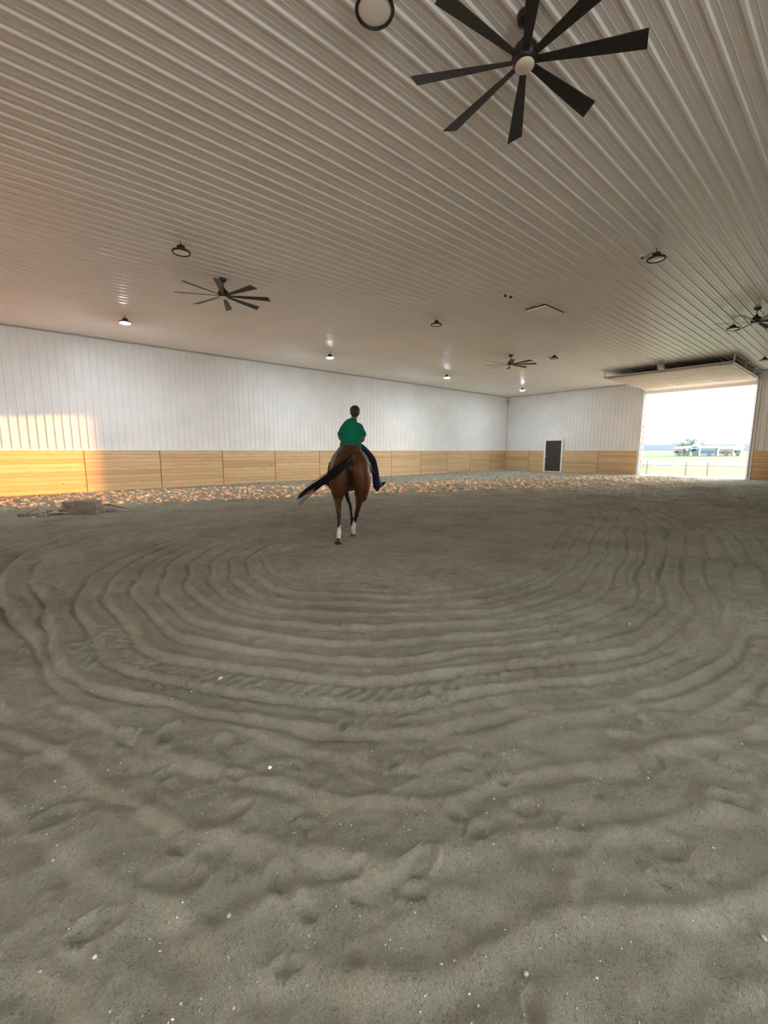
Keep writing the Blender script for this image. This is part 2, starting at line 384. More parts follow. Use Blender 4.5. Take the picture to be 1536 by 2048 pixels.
# hoof prints: dish, raised rim
PR = [(1.92, 2.49, 1), (1.83, 1.58, 1), (2.14, .23, 1.25), (1.71, .33, 1.0), (.87, .84, .8), (1.45, .78, .9), (.05, 1.40, .9), (.31, 2.34, 1.2), (.48, 2.24, 1.2), (1.46, 1.10, 1.0),
      (2.47, .62, 1), (2.22, .70, .9), (4.48, 1.82, 1), (4.61, 1.34, 1), (6.85, 2.61, 1), (7.32, 2.2, 1), (1.67, 1.91, 1), (2.45, 1.53, .9), (.65, 1.95, 1.1), (-.02, 2.0, 1.1), (1.22, 1.32, .8), (.55, 1.15, 1.0)]
for k in range(300):
    a = rng.uniform(0, 1); rr = rng.uniform(0, 14); th_ = rng.uniform(R(-5), R(100)); PR.append((rr * math.cos(th_) + .5, rr * math.sin(th_) + .3, rng.uniform(.45, .85)))
for px_, py_, s_ in PR:
    i0, i1 = np.searchsorted(gx, (px_ - .3, px_ + .3)); j0, j1 = np.searchsorted(gy, (py_ - .3, py_ + .3))
    if i1 - i0 < 3 or j1 - j0 < 3: continue
    sub = np.ix_(range(i0, i1), range(j0, j1)); xx = GX[sub] - px_; yy = GY[sub] - py_; t = rng.uniform(0, math.pi)
    c_, s2 = math.cos(t), math.sin(t); a_ = (xx * c_ + yy * s2) / (.070 * s_); b_ = (-xx * s2 + yy * c_) / (.042 * s_)
    rr = np.sqrt(a_ ** 2 + b_ ** 2) + .28 * vn(xx * 9, yy * 9, 1, int(px_ * 10) % 50)
    ZZ = Z.reshape(GX.shape); dep = rng.uniform(.014, .030) * s_
    ZZ[sub] += -dep * (1 - sm(.6, 1.05, rr)) + .40 * dep * np.exp(-((rr - 1.25) / .22) ** 2) * (1 + .5 * a_ / (rr + .1))
edge = sm(0, .25, np.minimum.reduce([YL - Y, XF - X, X - XB + .01, Y - YR + .01]))
Z *= edge
def hz(x, y):
    i = min(max(int(np.searchsorted(gx, x)), 0), len(gx) - 1); j = min(max(int(np.searchsorted(gy, y)), 0), len(gy) - 1)
    return float(Z[i * len(gy) + j])
me = bpy.data.meshes.new('floor'); nv = len(X); me.vertices.add(nv)
me.vertices.foreach_set('co', np.c_[X, Y, Z].astype(np.float32).ravel())
ni, nj = len(gx), len(gy); I = (np.arange(ni - 1)[:, None] * nj + np.arange(nj - 1)[None]).ravel()
quads = np.c_[I, I + nj, I + nj + 1, I + 1].astype(np.int32); nf = len(quads)
me.loops.add(nf * 4); me.loops.foreach_set('vertex_index', quads.ravel())
me.polygons.add(nf); me.polygons.foreach_set('loop_start', np.arange(0, nf * 4, 4, dtype=np.int32)); me.polygons.foreach_set('loop_total', np.full(nf, 4, np.int32))
me.update(calc_edges=True); me.shade_smooth()
tag(new_obj('floor', me, M['sand']), 'arena floor of grey brown sand harrowed into curved grooves', None, None, 'structure')

# pale gravel bits in the sand: nobody could count them
bm = bmesh.new()
def stone(bm, p, r):
    g = bmesh.ops.create_icosphere(bm, subdivisions=1, radius=r)
    sc = Vector((random.uniform(.8, 1.4), random.uniform(.7, 1.1), random.uniform(.5, .8)))
    rot = Matrix.Rotation(random.uniform(0, 6.28), 3, 'Z')
    for v_ in g['verts']: v_.co = rot @ Vector((v_.co.x * sc.x, v_.co.y * sc.y, v_.co.z * sc.z)) * random.uniform(.88, 1.1) + Vector(p)
for k in range(900):
    rr = 0.55 + 6.5 * random.random() ** 1.6; a = R(random.uniform(5, 95)); x, y = rr * math.cos(a), rr * math.sin(a)
    stone(bm, (x, y, hz(x, y) + .001), random.uniform(.0018, .0042) * (1 + .12 * rr))
m = mat('pale_gravel', (.6, .57, .5), .8); n = N(m); n.l(n.ramp(n.noise(n.obj(), 22.0, 1), [(.35, (.30, .27, .22)), (.55, (.52, .49, .42)), (.7, (.72, .70, .64))]), n.b.inputs['Base Color'])
M['gravel'] = m
tag(build('gravel', bm, m), 'tiny pale gravel bits scattered through the sand', 'gravel', None, 'stuff')
for k, (x, y, r_, lab) in enumerate([(.75, 1.66, .010, 'small white stone left of centre in the foreground sand'), (.04, 1.30, .009, 'white stone in the sand at the lower left edge'), (.37, 1.16, .008, 'pale oblong stone in the lower left foreground'),
        (.88, 2.64, .018, 'round pale stone lying in the tyre tread marks'), (3.8, 1.21, .016, 'white stone on the right hand curve of grooves'), (2.65, .38, .009, 'white stone in the sand near the right edge'),
        (.94, .48, .007, 'brown pebble at the bottom of the foreground sand'), (1.57, .06, .009, 'pale flat stone at the lower right edge')]):
    bm = bmesh.new(); stone(bm, (0, 0, 0), r_); bmesh.ops.subdivide_edges(bm, edges=bm.edges[:], cuts=1, smooth=.6)
    o = build('stone', bm, M['gravel'] if k else M['lens_off'], smooth=True); o.location = (x, y, hz(x, y) + r_ * .25); tag(o, lab, 'stone', 'loose stones in the sand')

# ------------------------------------------------------------------ doors
# walk door in the far wall
bm = bmesh.new(); box(bm, XF - .095, XF - .055, 13.93, 15.03, .06, 2.12)
dw = struct('door_1', bm, M['brown'], 'dark brown walk door in the far wall'); bevel(dw)
bm = bmesh.new()
for y0, y1 in ((13.80, 13.925), (15.035, 15.16)): box(bm, XF - .105, XF, y0, y1, -.05, 2.22)
box(bm, XF - .105, XF, 13.925, 15.035, 2.13, 2.22); box(bm, XF - .14, XF, 13.80, 15.16, -.05, .05)
bevel(struct('door_frame', bm, M['white'], parent=dw), .005)
bm = bmesh.new(); lathe(bm, [(.035, 0), (.035, .01), (.012, .012), (.012, .05), (.03, .055), (.032, .075), (.02, .09)], seg=16)
kn = struct('door_knob', bm, M['steel'], parent=dw, smooth=True); kn.location = (XF - .095, 14.95, 1.05); kn.rotation_euler = (0, R(-90), 0); kn['label'] = 'silver round knob'
bm = bmesh.new(); lathe(bm, [(.03, 0), (.03, .015), (.02, .02)], seg=16)
kn = struct('deadbolt', bm, M['steel'], parent=dw, smooth=True); kn.location = (XF - .095, 14.95, 1.25); kn.rotation_euler = (0, R(-90), 0)
for z in (.3, 1.05, 1.85):
    bm = bmesh.new(); tube(bm, [(XF - .10, 13.93, z - .05), (XF - .10, 13.93, z + .05)], .012, 8); struct('hinge', bm, M['steel'], parent=dw)

# sectional overhead door stored flat under the ceiling
od = thing('overhead_door', 'cream sectional overhead door raised flat above the big doorway', 'overhead door', (XF, (DY0 + DY1) / 2, DZ))
ZD = 4.97 - DZ; W2 = (DY1 - DY0) / 2 + .02
nsec = 8; L = 5.05 / nsec
for k in range(nsec):
    bm = bmesh.new(); x1 = -.42 - k * L; x0 = x1 - L + .05
    def prof_sec(x0, x1):
        box(bm, x0, x1, -W2, W2, ZD, ZD + .045)
        for a in (.08, .5, .92):                      # pressed ribs of each section
            xm = x0 + (x1 - x0) * a; box(bm, xm - .03, xm + .03, -W2 + .01, W2 - .01, ZD - (.022 if a == .5 else .045), ZD)
        for yy in (-W2, -W2 * .34, W2 * .34, W2 - .07): box(bm, x0 + .02, x1 - .02, yy, yy + .07, ZD - .030, ZD)
    prof_sec(x0, x1); o = build('door_section', bm, M['door'], od); bevel(o, .003, 1)
# last bent section at the head
bm = bmesh.new(); quadp = [(-.40, ZD), (-.22, ZD - .03), (-.10, ZD - .12), (-.05, ZD - .30)]
for (a, b), (c_, d_) in zip(quadp, quadp[1:]):
    vs = [bm.verts.new(p) for p in ((a, -W2, b), (c_, -W2, d_), (c_, W2, d_), (a, W2, b), (a, -W2, b + .045), (c_ + .02, -W2, d_ + .045), (c_ + .02, W2, d_ + .045), (a, W2, b + .045))]
    for f in ((0, 3, 2, 1), (4, 5, 6, 7), (0, 1, 5, 4), (2, 3, 7, 6), (1, 2, 6, 5), (0, 4, 7, 3)): bm.faces.new([vs[i] for i in f])
build('bottom_section', bm, M['door'], od)
for s in (-1, 1):
    bm = bmesh.new(); yy = s * (W2 + .05)
    tube(bm, [(-5.75, yy, ZD + .03), (-.55, yy, ZD + .03), (-.25, yy, ZD - .04), (-.12, yy, ZD - .25), (-.10, yy, ZD - .6), (-.10, yy, -DZ + .1)], .028, 6)
    o = build('track', bm, M['steel'], od)
    for xh in (-5.7, -3.4, -1.4):
        bm = bmesh.new(); box(bm, xh - .02, xh + .02, yy - .02 + s * .0, yy + .02, ZD + .05, H - DZ + .0); box(bm, xh - .02, xh + .02, yy - .10, yy + .10, H - DZ - .035, H - DZ - .005)
        build('track_hanger', bm, M['steel'], od)
bm = bmesh.new(); box(bm, -5.72, -5.66, -W2 - .07, W2 + .07, ZD + .03, ZD + .09); o = build('end_rail', bm, M['dtrim'], od)
bm = bmesh.new(); tube(bm, [(-.16, -W2 - .15, ZD + .22), (-.16, W2 + .15, ZD + .22)], .02, 10); tube(bm, [(-.16, -1.3, ZD + .22), (-.16, -.1, ZD + .22)], .05, 14); tube(bm, [(-.16, .1, ZD + .22), (-.16, 1.3, ZD + .22)], .05, 14)
build('torsion_spring', bm, M['black'], od)
bm = bmesh.new(); box(bm, -5.46, -.46, -W2 + .03, W2 - .03, ZD + .05, ZD + .09)
build('insulation_back', bm, M['darkgap'], od)
# opener
op = thing('door_opener', 'ceiling mounted motor unit in front of the raised overhead door', 'door opener', (22.0, 6.62, H))
bm = bmesh.new(); box(bm, -.16, .16, -.11, .11, -.33, -.17); bevel(build('motor_housing', bm, M['dtrim'], op), .02, 3)
bm = bmesh.new(); box(bm, .16, 5.9, -.02, .02, -.27, -.24); build('drive_rail', bm, M['steel'], op)
for s in (-1, 1):
    bm = bmesh.new(); tube(bm, [(-.10, s * .10, -.18), (-.10, s * .13, 0)], .012, 6); build('hanger_strap', bm, M['steel'], op)
bm = bmesh.new(); lathe(bm, [(.05, -.36), (.07, -.34), (.07, -.33)], seg=16); build('lamp_lens', bm, M['lens_off'], op, True)
bm = bmesh.new(); box(bm, -.35, -.05, .25, .34, -.05, -.01); box(bm, .05, .2, .25, .34, -.05, -.01)
o = bevel(build('conduit_box', bm, M['white']), .005); o.location = (21.3, 6.45, H); tag(o, 'white junction boxes on the ceiling by the door motor', 'junction box')

# ------------------------------------------------------------------ ceiling fans
def make_fan():
    t = thing('ceiling_fan', '', 'ceiling fan')
    zb = -.38
    bm = bmesh.new(); lathe(bm, [(.035, -.085), (.075, -.07), (.085, -.03), (.085, -.018)], seg=24); build('ceiling_canopy', bm, M['black'], t, True)
    bm = bmesh.new(); tube(bm, [(0, 0, -.07), (0, 0, -.24)], .014, 12); build('downrod', bm, M['black'], t, True)
    bm = bmesh.new(); lathe(bm, [(.03, -.20), (.045, -.215), (.05, -.25), (.095, -.27), (.115, -.30), (.118, -.37), (.10, -.40), (.085, -.41)], seg=32); build('motor_housing', bm, M['black'], t, True)
    bm = bmesh.new(); lathe(bm, [(.084, -.408), (.086, -.425), (.075, -.438), (.04, -.445)], seg=32); o = build('light_lens', bm, M['fanlens'], t, True); o['label'] = 'pale round light lens'
    for k in range(8):
        bm = bmesh.new(); a = R(45 * k); tilt = R(-13)
        sec = [(.10, .030), (.20, .034), (.45, .050), (.75, .066), (1.02, .080)]
        rows = []
        for i, (r_, hw) in enumerate(sec):
            row = []
            for (yy, zz) in ((-hw, -.004), (hw, -.004), (hw, .004), (-hw, .004)):
                skew = .022 * yy / hw if i == len(sec) - 1 else 0
                p = Vector((r_ + skew, yy * math.cos(tilt), zb + yy * math.sin(tilt) + zz)); row.append(bm.verts.new(Matrix.Rotation(a, 3, 'Z') @ p))
            rows.append(row)
        for r0, r1 in zip(rows, rows[1:]):
            for j in range(4): bm.faces.new((r0[j], r0[(j + 1) % 4], r1[(j + 1) % 4], r1[j]))
        bm.faces.new(rows[0][::-1]); bm.faces.new(rows[-1])
        build('blade', bm, M['blade'], t)
    return t
def dup(root, loc, rz, label):
    r = root.copy(); COL.objects.link(r); r.location = loc; r.rotation_euler = (0, 0, rz); r['label'] = label
    for ch in list(root.children):
        c_ = ch.copy(); COL.objects.link(c_); c_.parent = r
    return r
fan = make_fan(); fan['group'] = 'black eight bladed ceiling fans'
FZ = H - .001
fan.location = (3.87, 2.49, FZ); fan.rotation_euler = (0, 0, R(37)); fan['label'] = 'large black eight bladed ceiling fan nearest overhead at the top of the photo'
dup(fan, (4.0, 10.24, FZ), R(17), 'black ceiling fan at the left between the round lamp and the long wall')
dup(fan, (15.9, 10.30, FZ), R(38), 'small distant black ceiling fan near the middle above the far corner')
dup(fan, (15.85, 2.55, FZ), R(36), 'black ceiling fan at the right edge in front of the raised door')

# ------------------------------------------------------------------ round high bay lamps
def make_lamp(on):
    t = thing('high_bay_lamp', '', 'ceiling lamp')
    bm = bmesh.new(); lathe(bm, [(.135, -.222), (.150, -.240), (.163, -.238), (.168, -.225), (.162, -.205), (.10, -.175), (.075, -.165), (.07, -.115), (.03, -.105)], seg=40); build('lamp_body', bm, M['black'], t, True)
    bm = bmesh.new(); lathe(bm, [(.03, -.272), (.075, -.266), (.115, -.252), (.136, -.236), (.139, -.220)] if on else [(.05, -.236), (.12, -.233), (.138, -.226), (.139, -.220)], seg=40); o = build('lens', bm, M['lens_on'] if on else M['lens_off'], t, True)
    o['label'] = 'glowing round lens' if on else 'unlit pale round lens'
    bm = bmesh.new(); tube(bm, [(0, 0, -.11), (0, 0, -.075)], .012, 8); tube(bm, [(.0, -.02, -.075), (.0, .0, -.05), (.0, .02, -.03), (0, 0, -.018)], .006, 6); build('hook', bm, M['black'], t)
    return t
off = make_lamp(False); on = make_lamp(True)
LO = [(2.66, 3.18, 'round unlit lamp with black ring cut by the top edge of the photo'), (2.74, 8.96, 'round unlit lamp with black ring at the left above the left fan'),
      (9.80, 3.20, 'round unlit lamp with black ring at the right high on the ceiling'), (9.82, 8.93, 'small unlit round lamp left of the white ceiling hatch'),
      (16.88, 8.92, 'small unlit round lamp just right of the distant middle fan'), (16.98, 3.26, 'small unlit round lamp seen behind the blades of the right hand fan'), (23.75, 3.40, 'unlit round lamp at the right edge above the raised door')]
for k, (x, y, lab) in enumerate(LO):
    if k == 0: off.location = (x, y, H); off['label'] = lab; off['group'] = 'unlit round ceiling lamps'
    else: dup(off, (x, y, H), R(40 * k), lab)
LN = [(2.82, 14.72, 'bright lit round lamp leftmost in the row along the long wall'), (9.92, 14.70, 'bright lit round lamp second from the left, above and left of the rider'),
      (17.03, 14.72, 'bright lit round lamp third from the left above the long wall'), (24.04, 14.66, 'bright lit round lamp nearest the far corner'), (-4.3, 14.7, 'lit round lamp in the wall row behind the viewer'), (-11.4, 14.7, 'lit round lamp at the back end of the wall row'),
      (2.8, -2.7, 'lit round lamp in the near side row beside the viewer'), (-4.3, -2.7, 'lit round lamp in the near side row behind the viewer')]
for k, (x, y, lab) in enumerate(LN):
    if k == 0: on.location = (x, y, H); on['label'] = lab; on['group'] = 'lit round ceiling lamps'
    else: dup(on, (x, y, H), R(40 * k), lab)
for x, y, lab in ((9.93, 3.50, 'white outlet box beside the round lamp at the upper right'), (10.05, 9.22, 'outlet box beside the small lamp left of the hatch'), (17.15, 9.28, 'outlet box beside the small lamp right of the distant fan')):
    t = thing('ceiling_outlet', lab, 'outlet box', (x, y, H), 0, 'outlet boxes by the ceiling lamps')
    bm = bmesh.new(); box(bm, -.06, .06, -.04, .04, -.06, -.015); bevel(build('box_body', bm, M['white'], t), .005)
    bm = bmesh.new(); box(bm, -.015, .03, -.02, .02, -.085, -.06); build('plug', bm, M['black'], t)
    bm = bmesh.new(); tube(bm, [(0, 0, -.07), (-.03, -.07, -.10), (-.08, -.16, -.07), (-.12, -.24, -.08)], .006, 6); build('cable', bm, M['black'], t)
# attic hatch and small sensor
hx0, hx1, hy0, hy1 = 11.15, 12.15, 6.22, 6.79
t = thing('ceiling_hatch', 'white square access hatch in the ceiling', 'hatch', (0, 0, 0))
bm = bmesh.new(); box(bm, hx0 + .07, hx1 - .07, hy0 + .07, hy1 - .07, H - .070, H - .055); build('hatch_panel', bm, M['white'], t)
bm = bmesh.new()
for a in ((hx0, hx1, hy0, hy0 + .07), (hx0, hx1, hy1 - .07, hy1), (hx0, hx0 + .07, hy0 + .07, hy1 - .07), (hx1 - .07, hx1, hy0 + .07, hy1 - .07)): box(bm, *a, H - .085, H - .016)
bevel(build('hatch_frame', bm, M['white'], t), .004)
bm = bmesh.new()
for a in ((hx0 - .012, hx1 + .012, hy0 - .012, hy0), (hx0 - .012, hx1 + .012, hy1, hy1 + .012), (hx0 - .012, hx0, hy0, hy1), (hx1, hx1 + .012, hy0, hy1)): box(bm, *a, H - .048, H - .016)
build('gasket', bm, M['blade'], t)
t = thing('ceiling_sensor', 'tiny two headed sensor on the middle of the ceiling left of the hatch', 'sensor', (9.8, 6.5, H))
for s in (-1, 1):
    bm = bmesh.new(); lathe(bm, [(.02, -.085), (.035, -.075), (.035, -.045), (.012, -.035), (.012, -.015)], (s * .09, -s * .02, 0), 16); build('sensor_head', bm, M['blade'], t, True)
bm = bmesh.new(); box(bm, -.10, .10, -.03, .03, -.04, -.018); build('sensor_base', bm, M['white'], t)
t = thing('wall_speaker', 'small dark speaker high in the far corner', 'speaker', (XF - .12, YL - .12, 5.02))
bm = bmesh.new(); box(bm, -.06, .06, -.06, .06, -.10, .10); o = bevel(build('speaker_box', bm, M['dtrim'], t), .012); o.rotation_euler = (0, 0, R(45))
bm = bmesh.new(); tube(bm, [(.03, .03, .02), (.10, .10, .04)], .015, 8); build('bracket', bm, M['black'], t)

# ------------------------------------------------------------------ debris by the wall
m = M['clod'] = mat('dark_clod', (.2, .16, .13), .95); n = N(m); v = n.obj(); n.l(n.ramp(n.noise(v, 6, 4), [(.3, (.17, .135, .105)), (.7, (.30, .255, .205))]), n.b.inputs['Base Color']); n.l(n.bump(n.noise(v, 30, 4), .02, .8), n.b.inputs['Normal'])
def rough_block(name, dims, seed, mt, label, cat, loc, rz=0, group=None):
    bm = bmesh.new(); bmesh.ops.create_cube(bm, size=1); bmesh.ops.subdivide_edges(bm, edges=bm.edges[:], cuts=5, use_grid_fill=True)
    P = np.array([v_.co[:] for v_ in bm.verts]); rd = 1 / (1e-6 + np.max(np.abs(P), 1) * 2)
    for v_ in bm.verts:
        c_ = v_.co; l_ = c_.length; c_ *= (.80 + .20 * (.5 / max(l_, .3)))
        d = 1 + .10 * math.sin(c_.x * 9 + seed) * math.cos(c_.y * 8 + seed * 2) + .04 * math.sin(c_.z * 13 + c_.x * 11 + seed)
        v_.co = Vector((c_.x * dims[0], c_.y * dims[1], c_.z * dims[2])) * d
    o = build(name, bm, mt, smooth=True); o.location = loc; o.rotation_euler = (0, 0, rz); return tag(o, label, cat, group)
DR = R(-36)
rough_block('earth_clod', (.80, .34, .36), 1.3, M['clod'], 'big dark squared clod of packed dirt by the sunlit strip at left', 'clod', (1.12, 12.0, .13), DR)
rough_block('earth_clod', (.30, .22, .14), 2.1, M['clod'], 'low dark lump just left of the big clod', 'clod', (.60, 12.25, .05), DR)
rough_block('earth_clod', (.46, .2, .10), 3.7, M['clod'], 'flat dark lump at the left end of the dirt heap', 'clod', (.18, 12.25, .03), DR + .3)
rough_block('earth_clod', (.22, .14, .10), 4.4, M['clod'], 'small dark lump between the flat lump and the big clod', 'clod', (.36, 11.86, .03), DR)
rough_block('earth_clod', (.22, .13, .08), 5.1, M['clod'], 'small clod at the right end of the big clod', 'clod', (1.66, 11.82, .03), DR)
for k, (p0, p1, lab) in enumerate([((.48, 12.0, .07), (.86, 11.93, .05), 'pale stick lying against the big clod'), ((.05, 12.0, .05), (.32, 12.3, .19), 'dark stick poking up from the dirt heap'), ((1.5, 12.0, .18), (2.0, 11.75, .06), 'thin twig leaning off the right of the big clod')]):
    bm = bmesh.new(); a, b = Vector(p0), Vector(p1); tube(bm, [a, a.lerp(b, .3) + Vector((0, .02, .02)), a.lerp(b, .7) + Vector((.01, -.01, .0)), b], [.018, .02, .016, .008], 7)
    tag(build('stick', bm, M['gravel'] if k == 0 else M['clod'], smooth=True), lab, 'stick')
bm = bmesh.new(); stone(bm, (0, 0, 0), .028); o = build('stone', bm, M['lens_off'], smooth=True); o.location = (.21, 11.86, .02); tag(o, 'bright white stone in front of the dirt heap at left', 'stone', 'loose stones in the sand')

# ------------------------------------------------------------------ outdoors
def gm(name, stops, sc=.05, detail=5, stretch=(1, 1, 1)):
    m = mat(name, stops[0][1], .95, spec=.1); n = N(m); n.l(n.ramp(n.noise(n.obj(stretch), sc, detail, .65), stops), n.b.inputs['Base Color']); return m
M['grass'] = gm('meadow_grass', [(.30, (.012, .075, .048)), (.45, (.018, .088, .036)), (.58, (.042, .100, .032)), (.72, (.013, .080, .048))], .06, 5, (1.0, .35, 1))
M['road'] = gm('pale_gravel_road', [(.3, (.20, .20, .19)), (.7, (.27, .26, .25))], .3)
M['apron'] = gm('white_limestone_gravel', [(.3, (.58, .57, .54)), (.7, (.68, .66, .63))], .4)
M['hill'] = gm('haze_tinted_hill', [(.3, (.075, .095, .13)), (.7, (.09, .11, .15))], .01)  # blue of the distance haze is mixed into the base colour
DIR = 0.0
bm = bmesh.new()     # terrain: falls away from the threshold, flat pasture, slow rise
prof = [(28.3, -.04), (30, -.10), (34, -.45), (40, -.80), (60, -.85), (120, -.85), (240, -.7), (420, .2), (700, 3.5), (1400, 9)]
rows = []
for x, z in prof:
    half = 40 + (x - 28) * 1.3
    rows.append([bm.verts.new((x, 6 + half * t, z + (.0 if x < 130 else .25 * math.sin(t * 9 + x)))) for t in np.linspace(-1, 1, 25)])
for a, b in zip(rows, rows[1:]):
    for j in range(24): bm.faces.new((a[j], b[j], b[j + 1], a[j + 1]))
tag(build('ground', bm, M['grass'], smooth=True), 'green pasture beyond the open doorway', None, None, 'structure')
bm = bmesh.new(); rows = []      # unseen yard beyond the added doorway, kept pale to bounce daylight inside
for y, z in ((YR - .1, -.05), (-14, -.3), (-50, -.5), (-400, -.5)):
    rows.append([bm.verts.new((x, y, z)) for x in (-300, -60, -20, -6, 2, 10, 27)])
for a, b in zip(rows, rows[1:]):
    for j in range(6): bm.faces.new((a[j], b[j], b[j + 1], a[j + 1]))
tag(build('yard', bm, M['apron']), 'unseen pale gravel yard bouncing daylight through the added side doorway', None, None, 'structure')
def strip(name, x0, x1, z0, z1, m, lab, wob=1.0):
    bm = bmesh.new(); a = []; b = []
    for t in np.linspace(-1, 1, 41):
        y = 30 + 180 * t; a.append(bm.verts.new((x0 + wob * math.sin(t * 7), y, z0))); b.append(bm.verts.new((x1 + wob * math.sin(t * 5 + 1), y, z1)))
    for i in range(40): bm.faces.new((a[i], b[i], b[i + 1], a[i + 1]))
    return tag(build(name, bm, m), lab, None, None, 'structure')
strip('road', 78, 108, -.80, -.80, M['road'], 'pale gravel road crossing the pasture')
bm = bmesh.new(); quad(bm, (28.25, DY0 - 9, .005), (31.6, DY0 - 9, -.10), (31.9, DY1 + 9, -.10), (28.25, DY1 + 9, .005)); tag(build('apron', bm, M['apron']), 'pale gravel apron outside the doorway', None, None, 'structure')
bm = bmesh.new(); rows = []       # ridge on the horizon
for i, t in enumerate(np.linspace(-1, 1, 60)):
    y = 150 + 900 * t; hh = 9.9 + .5 * math.sin(i * .35) + .25 * math.sin(i * 1.3)
    rows.append([bm.verts.new((520 + dx, y, z)) for dx, z in ((0, -1), (40, hh * .75), (90, hh), (200, hh * .8), (260, -1))])
for a, b in zip(rows, rows[1:]):
    for j in range(4): bm.faces.new((a[j], a[j + 1], b[j + 1], b[j]))
tag(build('hill', bm, M['hill'], smooth=True), 'long low ridge on the horizon with blue haze put into its colour', None, None, 'structure')
# wire fence: each post a thing
M['post'] = mat('weathered_fence_post', (.20, .19, .18), .85)
FX = 46.0
def post(y, h_, lab, x=FX):
    bm = bmesh.new(); tube(bm, [(0, 0, -.2), (.0, .004, h_ * .5), (.0, .0, h_), (0, 0, h_ + .01)], [.06, .055, .05, .02], 10)
    o = build('fence_post', bm, M['post'], smooth=True); o.location = (x, y, -.82); tag(o, lab, 'fence post', 'wire fence posts in the pasture'); return o
for y, lab in ((14.25, 'fence post nearest the left jamb of the doorway'), (11.1, 'fence post near the middle of the doorway view'), (9.5, 'fence post right of the middle of the doorway view')):
    post(y, 1.35, lab)
for z in (-.02, .30, .52):
    bm = bmesh.new(); tube(bm, [(FX - .075, y, z - (.02 if k % 2 else 0)) for k, y in enumerate(np.linspace(4, 20, 12))], .012, 5)
    tag(build('fence_wire', bm, M['steel']), {-.02: 'lowest wire of the pasture fence', .30: 'middle wire of the pasture fence', .52: 'top wire of the pasture fence'}[z], 'wire')
bm = bmesh.new(); box(bm, -.04, .04, 0, 3.1, 0, .10); o = build('fence_rail', bm, M['post']); o.location = (FX + .11, 14.1, -.10); tag(o, 'wooden fence rail seen just inside the left jamb', 'rail')
# farm buildings far off
def building(x, y, wy, wx, hh, col, roofc, lab, rz=0, roof=.9, nwin=3):
    t = thing('farm_building', lab, 'building', (x, y, -.85), rz)
    wall = mat('farm_wall_paint', tuple(.8 * c_ for c_ in col), .8); rf = mat('farm_roof_metal', roofc, .5)
    bm = bmesh.new(); box(bm, -wx / 2, wx / 2, -wy / 2, wy / 2, 0, hh); build('walls', bm, wall, t)
    bm = bmesh.new(); e_ = .4
    A = [(-wx / 2 - e_, -wy / 2 - e_, hh), (-wx / 2 - e_, wy / 2 + e_, hh), (0, wy / 2 + e_, hh + roof), (0, -wy / 2 - e_, hh + roof), (wx / 2 + e_, -wy / 2 - e_, hh), (wx / 2 + e_, wy / 2 + e_, hh)]
    vs = [bm.verts.new(p) for p in A]
    for f in ((0, 3, 2, 1), (3, 4, 5, 2), (0, 1, 5, 4), (1, 2, 5), (0, 4, 3)): bm.faces.new([vs[i] for i in f])
    build('roof', bm, rf, t)
    for k in range(nwin):
        yy = -wy / 2 + wy * (k + .5) / nwin; bm = bmesh.new(); box(bm, -wx / 2 - .05, -wx / 2 + .02, yy - .7, yy + .7, hh * .42, hh * .70); build('window', bm, M['road'], t)
    bm = bmesh.new(); yy = -wy * .12; box(bm, -wx / 2 - .06, -wx / 2 + .02, yy - .6, yy + .6, 0, min(2.3, hh * .8)); build('door', bm, M['road'], t)
    return t
BX = 205
def ray_y(px, x):  # bearing used for laying the farm out
    a = R(49) - math.atan((px - 768) / 854.0); return x * math.tan(a)
for px0, px1, hh, col, rc, lab in ((1352, 1373, 3.0, (.62, .50, .52), (.85, .83, .82), 'pinkish farm shed with white roof, leftmost of the far buildings'),
        (1374, 1384, 3.2, (.80, .79, .80), (.86, .85, .85), 'small white shed beside the pinkish shed'),
        (1386, 1401, 3.9, (.30, .52, .62), (.40, .60, .68), 'tall teal blue shed in the middle of the far farm'),
        (1403, 1438, 3.2, (.40, .50, .64), (.48, .58, .70), 'long pale blue barn right of the teal shed'),
        (1440, 1470, 2.9, (.66, .50, .44), (.88, .84, .80), 'reddish shed with pale sloping roof at the right of the farm'),
        (1473, 1486, 3.4, (.78, .80, .80), (.70, .76, .78), 'white trailer at the right end of the far farm')):
    y0, y1 = ray_y(px1, BX) + .45, ray_y(px0, BX) - .45
    building(BX, (y0 + y1) / 2, y1 - y0, 7, hh, col, rc, lab)
